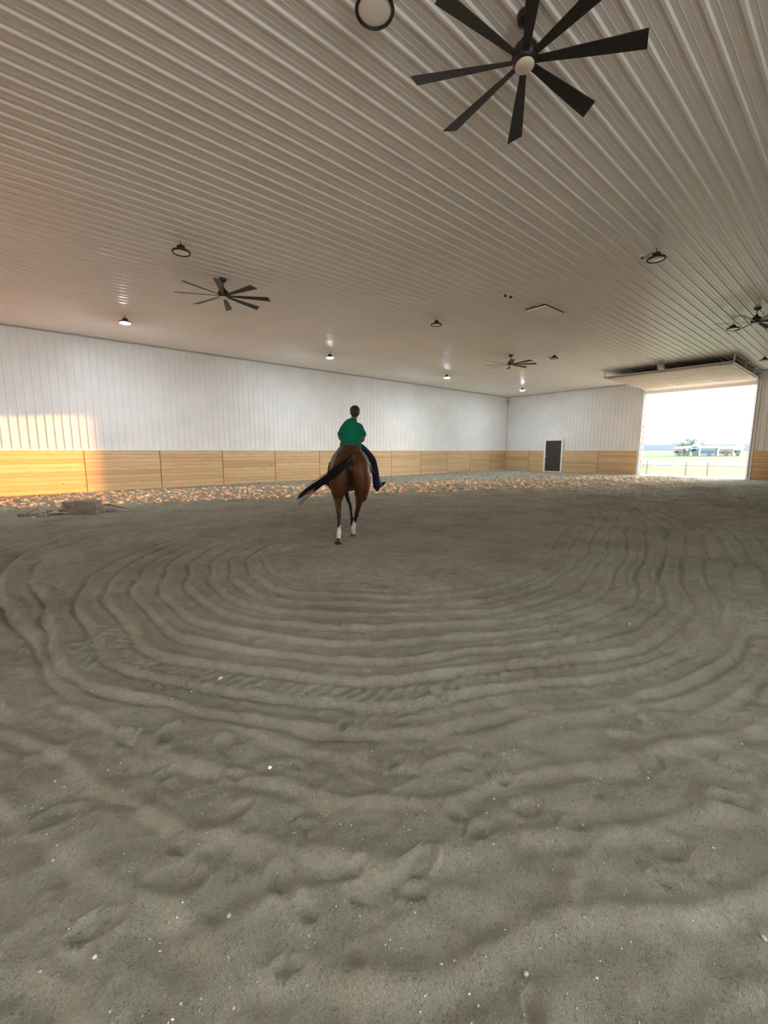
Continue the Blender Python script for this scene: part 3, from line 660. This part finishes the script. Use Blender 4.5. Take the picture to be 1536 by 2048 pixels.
# trees behind the farm
M['leaf'] = gm('pale_tree_leaf', [(.3, (.16, .24, .20)), (.7, (.26, .36, .28))], .8); M['bark'] = mat('grey_bark', (.16, .13, .11), .9)
def tree(x, y, hh, lab, seed):
    rd = random.Random(seed); t = thing('farm_tree', lab, 'tree', (x, y, -.7), 0, 'trees behind the far farm')
    bm = bmesh.new(); tube(bm, [(0, 0, 0), (.2, .1, hh * .35), (0, .3, hh * .6)], [.35, .28, .15], 8)
    tips = []
    for k in range(7):
        a = rd.uniform(0, 6.28); r_ = rd.uniform(.15, .42) * hh; p = (r_ * math.cos(a), r_ * math.sin(a), hh * rd.uniform(.6, .95)); tips.append(p)
        tube(bm, [(.1, .1, hh * .35), (p[0] * .5, p[1] * .5, hh * .6), p], [.16, .1, .04], 6)
    build('trunk', bm, M['bark'], t, True)
    bm = bmesh.new()
    for p in tips:
        for j in range(70):
            q = Vector(p) + Vector((rd.gauss(0, 1), rd.gauss(0, 1), rd.gauss(0, .6))) * hh * .09
            s_ = hh * .022; d1 = Vector((rd.uniform(-1, 1), rd.uniform(-1, 1), rd.uniform(-1, 1))).normalized() * s_ * 1.6; d2 = d1.cross(Vector((rd.uniform(-1, 1), rd.uniform(-1, 1), rd.uniform(-1, 1)))).normalized() * s_
            bm.faces.new([bm.verts.new(q - d1), bm.verts.new(q + d2), bm.verts.new(q + d1), bm.verts.new(q - d2)])
    build('foliage', bm, M['leaf'], t)
TX = 245
tree(TX, ray_y(1360, TX), 7.6, 'spreading tree leftmost behind the far sheds', 1)
TX = 262
tree(TX, ray_y(1378, TX), 8.8, 'airy tree in the middle behind the far sheds', 2)
TX = 244
tree(TX, ray_y(1397, TX), 7.9, 'leaning tree at the right behind the teal shed', 3)
#PART2

# ------------------------------------------------------------------ bodies: overlapping swept volumes fused by a voxel remesh
def catmull(pts, n=6):
    out = []; P = [pts[0]] + list(pts) + [pts[-1]]
    for i in range(1, len(P) - 2):
        p0, p1, p2, p3 = (np.array(P[k], float) for k in (i - 1, i, i + 1, i + 2))
        for t in np.linspace(0, 1, n, endpoint=False): out.append(.5 * ((2 * p1) + (-p0 + p2) * t + (2 * p0 - 5 * p1 + 4 * p2 - p3) * t * t + (-p0 + 3 * p1 - 3 * p2 + p3) * t ** 3))
    out.append(np.array(P[-2], float)); return out
def limb(bm, pts, up=(0, 0, 1), seg=20, n=6):
    """pts: (x, y, z, a, b): a = radius across, b = radius along 'up'; rounded ends"""
    S = catmull(pts, n); up = np.array(up, float); rings = []
    def frame(d):
        d = d / np.linalg.norm(d); v = up - d * up.dot(d)
        if np.linalg.norm(v) < .05: v = np.array([0, 1, 0]) - d * d[1]
        v = v / np.linalg.norm(v); return d, np.cross(d, v), v
    D = [S[min(i + 1, len(S) - 1)][:3] - S[max(i - 1, 0)][:3] for i in range(len(S))]
    def ring(c, u, v, a, b): rings.append([bm.verts.new(c + u * a * math.cos(t) + v * b * math.sin(t)) for t in [2 * math.pi * k / seg for k in range(seg)]])
    d, u, v = frame(D[0]); s = S[0]
    for q in (85, 60, 30): ring(s[:3] - d * math.sin(R(q)) * min(s[3], s[4]), u, v, s[3] * math.cos(R(q)), s[4] * math.cos(R(q)))
    for s, d0 in zip(S, D): d, u, v = frame(d0); ring(s[:3], u, v, s[3], s[4])
    s = S[-1]; d, u, v = frame(D[-1])
    for q in (30, 60, 85): ring(s[:3] + d * math.sin(R(q)) * min(s[3], s[4]), u, v, s[3] * math.cos(R(q)), s[4] * math.cos(R(q)))
    for a, b in zip(rings, rings[1:]):
        for k in range(seg): bm.faces.new((a[k], a[(k + 1) % seg], b[(k + 1) % seg], b[k]))
    bm.faces.new(rings[0][::-1]); bm.faces.new(rings[-1])
def ball(bm, c, r):
    g = bmesh.ops.create_uvsphere(bm, u_segments=28, v_segments=18, radius=1.0)
    for v_ in g['verts']: v_.co = Vector((c[0] + v_.co.x * r[0], c[1] + v_.co.y * r[1], c[2] + v_.co.z * r[2]))
def fuse(name, bm, m, parent, voxel=.012, smooth=4, colour=None):
    bmesh.ops.recalc_face_normals(bm, faces=bm.faces[:])
    me = bpy.data.meshes.new(name); bm.to_mesh(me); bm.free(); o = bpy.data.objects.new(name, me); COL.objects.link(o)
    md = o.modifiers.new('remesh', 'REMESH'); md.mode = 'VOXEL'; md.voxel_size = voxel; md.adaptivity = 0
    ms = o.modifiers.new('smooth', 'SMOOTH'); ms.factor = .5; ms.iterations = smooth
    bpy.context.view_layer.update(); dg = bpy.context.evaluated_depsgraph_get()
    me2 = bpy.data.meshes.new_from_object(o.evaluated_get(dg)); me2.name = name
    bpy.data.objects.remove(o); bpy.data.meshes.remove(me); me2.shade_smooth(); me2.materials.clear()
    if colour is not None:
        co = np.empty(len(me2.vertices) * 3, np.float32); me2.vertices.foreach_get('co', co); co = co.reshape(-1, 3)
        at = me2.color_attributes.new('coat', 'FLOAT_COLOR', 'POINT'); cc = np.ones((len(co), 4), np.float32); cc[:, :3] = colour(co)
        at.data.foreach_set('color', cc.ravel())
    o = new_obj(name, me2, m); 
    if parent is not None: o.parent = parent
    return o
def coat_mat(name, rough, spec, var=.15, sheen=0):
    m = mat(name, (.5, .5, .5), rough, spec=spec); n = N(m); a = n.n('ShaderNodeAttribute'); a.attribute_name = 'coat'
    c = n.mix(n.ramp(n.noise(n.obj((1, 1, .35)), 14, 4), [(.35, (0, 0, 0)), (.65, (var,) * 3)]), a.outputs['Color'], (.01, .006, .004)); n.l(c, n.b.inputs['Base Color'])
    n.b.inputs['Sheen Weight'].default_value = sheen; return m

HA = R(53.6 - 90); HO = Vector((6.9 * math.cos(R(53.6)), 6.9 * math.sin(R(53.6)), 0))
hr = thing('horse', 'bay horse with white hind socks walking away, black tail swung left', 'horse', HO, HA)
gz = lambda x, y: hz(*(Matrix.Rotation(HA, 2) @ Vector((x, y)) + Vector((HO.x, HO.y))))
bm = bmesh.new()
# barrel (runs forward along +y): a across, b vertical
limb(bm, [(0, -.30, 1.20, .10, .12), (0, -.26, 1.20, .19, .21), (0, -.17, 1.20, .265, .285), (0, -.02, 1.20, .32, .33), (0, .18, 1.19, .33, .33), (0, .45, 1.14, .315, .33), (0, .80, 1.09, .345, .36), (0, 1.10, 1.11, .32, .36), (0, 1.34, 1.15, .25, .34), (0, 1.50, 1.18, .17, .25)], seg=32)
for s in (-1, 1):                       # rounded buttock and thigh mass
    limb(bm, [(s * .11, -.12, 1.30, .15, .15), (s * .150, -.17, 1.17, .165, .20), (s * .175, -.17, 1.02, .160, .20), (s * .190, -.13, .86, .125, .17), (s * .190, -.07, .72, .085, .12)], up=(0, 1, 0))
# left hind, pushing off behind
limb(bm, [(-.185, -.10, .84, .105, .15), (-.200, -.10, .70, .070, .095), (-.185, -.24, .53, .043, .060), (-.180, -.27, .46, .036, .045), (-.178, -.30, .34, .030, .034), (-.180, -.335, .22, .032, .036), (-.182, -.36, .17, .041, .044)], up=(0, 1, 0))
limb(bm, [(-.182, -.36, .18, .040, .042), (-.188, -.385, .11, .034, .036), (-.195, -.40, .07, .040, .044)], up=(0, 1, 0), seg=16)
# right hind, planted under the body and brought inwards
limb(bm, [(.185, -.06, .84, .105, .16), (.165, .02, .70, .072, .105), (.135, .03, .56, .048, .070), (.118, .04, .48, .040, .050), (.090, .09, .36, .031, .034), (.060, .15, .22, .033, .036), (.050, .17, .16, .042, .044)], up=(0, 1, 0))
limb(bm, [(.050, .17, .17, .040, .042), (.048, .20, .10, .034, .036), (.048, .225, .06, .040, .044)], up=(0, 1, 0), seg=16)
# forelegs: left planted, right lifted and folded
for s in (-1, 1): limb(bm, [(s * .15, 1.28, 1.15, .13, .20), (s * .14, 1.26, .95, .10, .14), (s * .11, 1.24, .80, .070, .09)], up=(0, 1, 0))
limb(bm, [(-.11, 1.24, .84, .068, .085), (-.075, 1.22, .66, .050, .058), (-.035, 1.20, .52, .043, .048), (-.01, 1.19, .46, .034, .038), (.015, 1.18, .30, .028, .032), (.03, 1.17, .18, .036, .040)], up=(0, 1, 0))
limb(bm, [(.03, 1.17, .18, .034, .038), (.035, 1.20, .11, .032, .034), (.038, 1.22, .06, .042, .046)], up=(0, 1, 0), seg=16)
limb(bm, [(.11, 1.24, .84, .068, .085), (.125, 1.34, .70, .050, .058), (.130, 1.42, .60, .043, .048), (.130, 1.40, .55, .036, .040), (.130, 1.28, .43, .029, .032), (.130, 1.18, .34, .037, .040)], up=(0, 1, .3))
limb(bm, [(.130, 1.18, .34, .035, .038), (.130, 1.11, .31, .032, .034), (.130, 1.06, .27, .040, .044)], up=(0, 1, .3), seg=16)
# neck, head, ears
limb(bm, [(0, 1.22, 1.24, .16, .27), (0, 1.48, 1.38, .13, .23), (.01, 1.76, 1.52, .095, .17), (.02, 1.98, 1.62, .085, .13)])
limb(bm, [(.02, 1.98, 1.64, .075, .10), (.02, 2.10, 1.60, .085, .115), (.02, 2.20, 1.50, .080, .11), (.02, 2.33, 1.34, .055, .075), (.02, 2.42, 1.23, .052, .062), (.02, 2.45, 1.19, .045, .048)], up=(0, .7, .7))
for s in (-1, 1): limb(bm, [(.02 + s * .05, 1.99, 1.70, .028, .018), (.02 + s * .062, 1.99, 1.76, .026, .014), (.02 + s * .066, 2.00, 1.83, .009, .008)], up=(0, 1, 0), seg=12)
# dock of the tail
limb(bm, [(.01, -.28, 1.36, .06, .06), (.0, -.40, 1.35, .040, .040), (-.03, -.45, 1.31, .030, .030)], up=(1, 0, 0), seg=14)
def horse_colour(co):
    x, y, z = co[:, 0], co[:, 1], co[:, 2]; bay = np.array([.070, .024, .010]); dark = np.array([.010, .006, .005]); white = np.array([.68, .66, .60])
    c = np.tile(bay, (len(co), 1)); c = c * (1 + .35 * sm(.55, 1.0, z) * (1 - sm(1.2, 1.5, z)))[:, None]
    def blend(m_, k): nonlocal c; c = c * (1 - m_[:, None]) + k * m_[:, None]
    hind = y < .7
    blend((1 - sm(.40, .66, z)) * hind * .92, dark); blend((1 - sm(.62, .86, z)) * ~hind, dark)
    blend(sm(.03, .012, np.abs(x - .0)) * (y < -.16) * sm(.62, .8, z) * (1 - sm(1.22, 1.34, z)) * 1.0, dark) if False else None
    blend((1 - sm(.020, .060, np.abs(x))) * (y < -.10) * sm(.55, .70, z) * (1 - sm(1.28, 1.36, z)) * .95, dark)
    blend((1 - sm(.255, .300, z + .02 * np.sin(x * 90))) * hind, white)
    blend(((y > 2.30)) * .8, dark); blend(sm(1.22, 1.3, z - (y - 1.2) * .45) * (np.abs(x) < .035) * (y > 1.2) * 1.0, dark)
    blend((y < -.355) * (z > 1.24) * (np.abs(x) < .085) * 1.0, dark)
    return c
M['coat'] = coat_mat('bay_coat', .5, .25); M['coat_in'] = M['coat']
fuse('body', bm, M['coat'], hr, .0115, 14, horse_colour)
M['hoof'] = mat('dark_hoof', (.055, .045, .038), .6); M['hair'] = mat('black_horse_hair', (.006, .005, .005), .75, spec=.25)
for (x, y, z, tilt) in ((-.196, -.405, .075, 38), (.048, .235, .062, 0), (.038, 1.23, .062, 0), (.130, 1.04, .255, 120)):
    bm = bmesh.new(); lathe(bm, [(.054, -.062), (.052, -.05), (.044, -.005), (.038, .012)], seg=20)
    for v_ in bm.verts: v_.co.y *= 1.12
    o = build('hoof', bm, M['hoof'], hr, True); 
    g_ = gz(x, y); o.location = (x, y, z + (g_ if z < .1 else 0)); o.rotation_euler = (R(tilt) * -1 if tilt < 90 else R(100), 0, 0)
# tail: core tress plus many strands swung to the left
def tail_pt(t, spread, sag, back):
    P = [(.02, -.40, 1.335), (-.08, -.50, 1.25), (-.26, -.53, 1.13), (-.46, -.51, .99), (-.64, -.48, .88), (-.80, -.46, .745)]
    f_ = t * (len(P) - 1); i = min(int(f_), len(P) - 2); q = Vector(P[i]).lerp(Vector(P[i + 1]), f_ - i)
    w_ = math.sin(min(.32 + t * 2.2, 1) * math.pi * .5); pinch = 1 - .62 * max(0, t - .35) / .65
    nrm = Vector((.52, 0, .85)); return q + nrm * spread * w_ * pinch + Vector((0, back * w_ * pinch, 0)) + Vector((0, 0, sag * t * t))
bm = bmesh.new(); rt = random.Random(5)
for k in range(420):
    sp = rt.gauss(-.012, .066); bk = rt.gauss(0, .035); sg = rt.gauss(0, .012); ln = rt.uniform(.55, 1.0) if abs(sp) < .08 else rt.uniform(.40, .75)
    if k % 23 == 0: sp *= 1.5; sg += rt.uniform(-.18, .10); ln = .95
    t0 = rt.uniform(0, .10); r0 = rt.uniform(.006, .011)
    pts = [tail_pt(t0 + (ln - t0) * i / 12, sp + .008 * math.sin(i * .9 + k), sg, bk) for i in range(13)]
    tube(bm, pts, [r0 * (1 - .85 * (i / 12) ** 1.3) for i in range(13)], 5)
build('tail', bm, M['hair'], hr, True)
# mane on the off side, forelock, eyes, nostrils
bm = bmesh.new()
for k in range(90):
    t = k / 89; p = Vector((0, 1.30 + .68 * t, 1.50 + .26 * t)); L_ = rt.uniform(.12, .22)
    tube(bm, [p, p + Vector((-.07, .0, -.02)), p + Vector((-.12, rt.uniform(-.02, .02), -L_))], [.010, .010, .003], 5)
for k in range(12): tube(bm, [(.02, 2.02, 1.75), (.02 + rt.uniform(-.03, .03), 2.13, 1.71), (.02 + rt.uniform(-.04, .04), 2.22, 1.60)], [.008, .008, .003], 5)
build('mane', bm, M['hair'], hr, True)
for s in (-1, 1):
    bm = bmesh.new(); bmesh.ops.create_uvsphere(bm, u_segments=14, v_segments=10, radius=.021); o = build('eye', bm, M['hair'], hr, True); o.location = (.02 + s * .078, 2.17, 1.585)
    bm = bmesh.new(); bmesh.ops.create_uvsphere(bm, u_segments=12, v_segments=8, radius=.012); o = build('nostril', bm, M['hair'], hr, True); o.location = (.02 + s * .036, 2.462, 1.205)

# saddle, pad and girth
M['leather'] = mat('brown_saddle_leather', (.075, .022, .016), .45); M['pad'] = mat('brown_felt_pad', (.14, .065, .045), .95)
M['cinch'] = mat('dark_cinch_webbing', (.03, .02, .018), .8)
sadl = thing('saddle', 'brown leather western saddle on the back of the bay horse', 'saddle', HO, HA)
def back_half(y):  # barrel section at y: centre z, a, b
    S = [(-.02, 1.20, .325, .33), (.18, 1.19, .33, .33), (.45, 1.14, .315, .33), (.80, 1.09, .345, .36), (1.10, 1.11, .32, .36), (1.34, 1.15, .25, .34)]
    for p, q in zip(S, S[1:]):
        if p[0] <= y <= q[0]: t = (y - p[0]) / (q[0] - p[0]); return tuple(p[i] + (q[i] - p[i]) * t for i in (1, 2, 3))
    return S[-1][1:]
def drape(name, y0, y1, a0, a1, off_, th_, m, parent, ny=10, na=28, edge=None):
    """sheet wrapped over the barrel between angles a0..a1 (0 = spine)"""
    bm = bmesh.new(); G = []
    for i in range(ny + 1):
        y = y0 + (y1 - y0) * i / ny; cz, a, b = back_half(y); row = []
        for j in range(na + 1):
            t = R(a0 + (a1 - a0) * j / na); sc_ = 1 if edge is None else edge(i / ny, j / na)
            row.append(bm.verts.new(((a + off_) * math.sin(t) * sc_, y, cz + (b + off_) * math.cos(t))))
        G.append(row)
    for i in range(ny):
        for j in range(na): bm.faces.new((G[i][j], G[i + 1][j], G[i + 1][j + 1], G[i][j + 1]))
    o = build(name, bm, m, parent, True); md = o.modifiers.new('thick', 'SOLIDIFY'); md.thickness = th_; md.offset = 0; return o
drape('saddle_pad', .46, 1.20, -72, 72, .022, .022, M['pad'], sadl)
drape('skirt', .52, 1.14, -58, 58, .042, .016, M['leather'], sadl)
drape('cinch', 1.02, 1.10, -180, 180, .012, .012, M['cinch'], sadl, 2, 48)
for s in (-1, 1): drape('fender', .92, 1.10, s * 40, s * 98, .040 + .012 * (s > 0), .012, M['leather'], sadl, 4, 16)
bm = bmesh.new(); limb(bm, [(0, .60, 1.49, .15, .05), (0, .75, 1.475, .17, .055), (0, .95, 1.465, .15, .055), (0, 1.12, 1.50, .10, .06)], seg=24)
fuse('seat', bm, M['leather'], sadl, .012, 3)
bm = bmesh.new(); limb(bm, [(-.185, .66, 1.435, .024, .03), (-.150, .615, 1.50, .024, .034), (-.08, .59, 1.545, .024, .034), (.01, .585, 1.560, .024, .034), (.10, .59, 1.545, .024, .034), (.170, .615, 1.495, .024, .034), (.205, .66, 1.43, .024, .03)], up=(0, 1, 0), seg=14)
fuse('cantle', bm, M['leather'], sadl, .009, 2)
bm = bmesh.new(); tube(bm, [(0, 1.16, 1.50), (0, 1.18, 1.58), (0, 1.20, 1.62)], [.03, .02, .018], 12); lathe(bm, [(.02, 0), (.042, .008), (.042, .02), (.02, .026)], (0, 1.20, 1.615), 18); build('horn', bm, M['leather'], sadl, True)
for s, fx, fy, fz in ((1, .545, 1.16, .80), (-1, -.42, 1.20, .84)):
    bm = bmesh.new(); q = Vector((fx, fy, fz)); W_ = .065; pts = []
    for k in range(13): a = math.pi * k / 12; pts.append(q + Vector((W_ * math.cos(a) * .8, -W_ * math.cos(a) * .6 * s, .13 * math.sin(a))))
    tube(bm, pts, .007, 6); box(bm, q.x - .055, q.x + .055, q.y - .03, q.y + .03, q.z - .006, q.z + .006)
    o = build('stirrup', bm, M['steel'], sadl, True); o['label'] = 'metal stirrup'
    bm = bmesh.new(); tube(bm, [q + Vector((0, 0, .12)), (s * .40, 1.06, 1.12), (s * .37, 1.02, 1.25)], .012, 6); build('stirrup_leather', bm, M['leather'], sadl)
# bridle with reins
br = thing('bridle', 'dark leather bridle and reins on the horse', 'bridle', HO, HA)
for nm, pts in (('noseband', [(.02 + .075 * math.cos(a), 2.33 + .04 * math.sin(a), 1.36 + .075 * math.sin(a)) for a in np.linspace(0, 2 * math.pi, 17)]),
        ('headstall', [(.02 + .098 * math.cos(a), 2.10 + .05 * math.sin(a), 1.60 + .135 * math.sin(a)) for a in np.linspace(0, 2 * math.pi, 17)])):
    bm = bmesh.new(); tube(bm, pts, .007, 6, False); build(nm, bm, M['cinch'], br)
for s in (-1, 1):
    bm = bmesh.new(); tube(bm, [(.02 + s * .07, 2.38, 1.28), (s * .14, 1.95, 1.38), (s * .11, 1.6, 1.50), (.05 + s * .07, 1.36, 1.66)], .006, 6); build('rein', bm, M['cinch'], br)

# rider
rd_ = thing('person', 'rider with short dark hair in green t-shirt and dark jeans, seen from behind', 'person', HO, HA)
bm = bmesh.new()
TOR = [(.03, 1.00, 1.53, .150, .120), (.030, .99, 1.62, .165, .125), (.035, 1.00, 1.74, .148, .105), (.045, 1.02, 1.84, .165, .110), (.050, 1.03, 1.90, .150, .100), (.056, 1.04, 1.95, .105, .080), (.068, 1.05, 1.99, .055, .055)]
limb(bm, TOR, up=(0, 1, 0), seg=28)
limb(bm, [(.078, 1.05, 1.99, .062, .060), (.090, 1.06, 2.05, .060, .058), (.101, 1.07, 2.10, .058, .058)], up=(0, 1, 0))
ball(bm, (.104, 1.085, 2.185), (.076, .096, .098)); limb(bm, [(.102, 1.11, 2.13, .050, .055), (.102, 1.13, 2.10, .036, .036)], up=(0, 1, 0), seg=18)
limb(bm, [(.103, 1.175, 2.17, .012, .010), (.103, 1.19, 2.145, .014, .012)], up=(0, 1, 0), seg=10)       # nose
for s in (-1, 1): limb(bm, [(.103 + s * .077, 1.065, 2.178, .008, .018), (.103 + s * .080, 1.06, 2.155, .008, .014)], up=(0, 1, 0), seg=10)
ARMS = {-1: [(-.085, 1.03, 1.885, .050, .052), (-.140, 1.02, 1.81, .045, .048), (-.172, 1.03, 1.72, .040, .040), (-.130, 1.16, 1.655, .036, .038), (-.055, 1.29, 1.64, .026, .028), (-.025, 1.335, 1.645, .026, .034)],
        1: [(.185, 1.03, 1.885, .050, .052), (.232, 1.02, 1.81, .045, .048), (.252, 1.03, 1.70, .040, .040), (.225, 1.16, 1.645, .036, .038), (.150, 1.29, 1.64, .026, .028), (.125, 1.335, 1.645, .026, .034)]}
for s in (-1, 1):
    limb(bm, ARMS[s], up=(0, 0, 1), seg=18)
    hx, hy, hz_ = ARMS[s][-1][:3]
    for k, (dz, L_) in enumerate(((.030, .9), (.011, 1.0), (-.008, .95), (-.026, .75))):     # four curled fingers
        limb(bm, [(hx, hy + .01, hz_ + dz, .0095, .0095), (hx - s * .004, hy + .05 * L_, hz_ + dz, .0088, .0088), (hx - s * .032 * L_, hy + .062 * L_, hz_ + dz, .0085, .0085), (hx - s * .042 * L_, hy + .030, hz_ + dz, .008, .008)], seg=10, n=3)
    limb(bm, [(hx - s * .01, hy - .005, hz_ + .025, .0115, .0115), (hx - s * .030, hy + .02, hz_ + .040, .0105, .0105), (hx - s * .040, hy + .050, hz_ + .034, .009, .009)], seg=10, n=3)
LEGS = {1: [(.095, 1.02, 1.545, .095, .105), (.235, 1.14, 1.46, .088, .095), (.385, 1.27, 1.33, .070, .078), (.445, 1.29, 1.24, .060, .066), (.475, 1.20, 1.08, .055, .062), (.495, 1.14, .94, .042, .046), (.505, 1.12, .84, .038, .042)],
        -1: [(-.035, 1.02, 1.545, .085, .100), (-.140, 1.14, 1.45, .078, .090), (-.245, 1.28, 1.33, .065, .074), (-.300, 1.31, 1.24, .056, .062), (-.330, 1.24, 1.10, .050, .056), (-.345, 1.18, .98, .040, .044), (-.360, 1.16, .89, .036, .040)]}
for s in (-1, 1): limb(bm, LEGS[s], up=(0, 1, 0), seg=20)
M['skin'] = mat('tanned_skin', (.36, .20, .14), .55)
fuse('body', bm, M['skin'], rd_, .0075, 3)
# t-shirt
M['shirt'] = mat('green_cotton', (.002, .150, .085), .9, spec=.2); n = N(M['shirt']); n.l(n.bump(n.noise(n.obj((1, 1, .5)), 9.0, 3), .02, .6), n.b.inputs['Normal'])
bm = bmesh.new(); g = .018
limb(bm, [(.025, .985, 1.555, .205, .155), (.028, .985, 1.62, .192, .148), (.032, .99, 1.72, .178, .130), (.042, 1.01, 1.82, .186, .132), (.050, 1.03, 1.90, .180, .124), (.055, 1.035, 1.95, .160, .108), (.062, 1.045, 1.985, .112, .085), (.074, 1.05, 2.008, .068, .068)], up=(0, 1, 0), seg=32)
for s in (-1, 1):
    q = ARMS[s]; limb(bm, [(q[0][0] - s * .04, q[0][1], q[0][2] + .035, .052, .062), (q[0][0] + s * .005, q[0][1], q[0][2] + .010, .058, .066), (q[1][0], q[1][1], q[1][2], .056, .064), (q[1][0] + s * .022, q[1][1], q[1][2] - .050, .060, .064)], up=(0, 1, 0), seg=20)
o = fuse('t_shirt', bm, M['shirt'], rd_, .009, 3); o['label'] = 'green short sleeved t-shirt'
# jeans
M['jeans'] = mat('dark_navy_denim', (.010, .014, .030), .85, spec=.2)
bm = bmesh.new(); limb(bm, [(.03, 1.00, 1.50, .17, .13), (.03, .995, 1.62, .178, .138)], up=(0, 1, 0), seg=28)
for s in (-1, 1):
    q = [list(p) for p in LEGS[s]]
    for p, ex in zip(q, (.012, .012, .012, .012, .016, .026, .034)): p[3] += ex; p[4] += ex
    q.append([q[-1][0] + s * .004, q[-1][1] - .01, q[-1][2] - .045, .076, .082]); limb(bm, q, up=(0, 1, 0), seg=22)
o = fuse('jeans', bm, M['jeans'], rd_, .010, 3)
# boots, toes turned out
M['boot'] = mat('black_boot_leather', (.014, .011, .010), .4)
for s, (hx, hy, hzz), (tx, ty, tz) in ((1, (.500, 1.10, .775), (.675, 1.24, .850)), (-1, (-.365, 1.14, .83), (-.500, 1.27, .860))):
    bm = bmesh.new(); h_ = Vector((hx, hy, hzz)); t_ = Vector((tx, ty, tz)); m_ = h_.lerp(t_, .5)
    limb(bm, [(hx, hy, hzz + .10, .046, .050), (hx, hy, hzz + .03, .046, .050), (hx, hy, hzz, .038, .040)], up=(0, 1, 0), seg=16)
    limb(bm, [(*h_, .042, .044), (*h_.lerp(t_, .35), .042, .050), (*h_.lerp(t_, .7), .046, .038), (*t_, .028, .022)], seg=16)
    d_ = (t_ - h_).normalized(); dn = Vector((0, 0, -1)) + d_ * d_.z; dn.normalize(); b_ = h_ + dn * .045
    limb(bm, [(*(h_ + dn * .02), .032, .032), (*(h_ + dn * .058), .034, .034)], up=(0, 1, 0), seg=12)
    fuse('boot', bm, M['boot'], rd_, .008, 2)
# hair and face details
M['brownhair'] = mat('dark_brown_hair', (.018, .009, .007), .6); n = N(M['brownhair']); n.l(n.bump(n.noise(n.obj((1, 1, .2)), 60, 3), .01, .8), n.b.inputs['Normal'])
bm = bmesh.new()
ball(bm, (.104, 1.068, 2.190), (.094, .108, .094)); ball(bm, (.103, 1.04, 2.145), (.086, .072, .075))
limb(bm, [(.101, 1.02, 2.125, .060, .040), (.099, 1.012, 2.085, .046, .026)], up=(0, 1, 0), seg=16)
for v_ in bm.verts:
    if v_.co.y > 1.115 and v_.co.z < 2.215: v_.co.y = 1.115 + (v_.co.y - 1.115) * .1     # open at the face
fuse('hair', bm, M['brownhair'], rd_, .007, 3)
for s in (-1, 1):
    bm = bmesh.new(); bmesh.ops.create_uvsphere(bm, u_segments=12, v_segments=8, radius=.011); o = build('eye', bm, M['lens_off'], rd_, True); o.location = (.105 + s * .028, 1.160, 2.180)
    bm = bmesh.new(); bmesh.ops.create_uvsphere(bm, u_segments=10, v_segments=6, radius=.006); o2 = build('iris', bm, M['hair'], o, True); o2.location = (0, .0075, 0)
bm = bmesh.new(); limb(bm, [(.080, 1.163, 2.118, .006, .005), (.103, 1.170, 2.116, .008, .007), (.126, 1.163, 2.118, .006, .005)], seg=8, n=3); build('mouth', bm, mat('lip', (.35, .12, .10), .5), rd_, True)
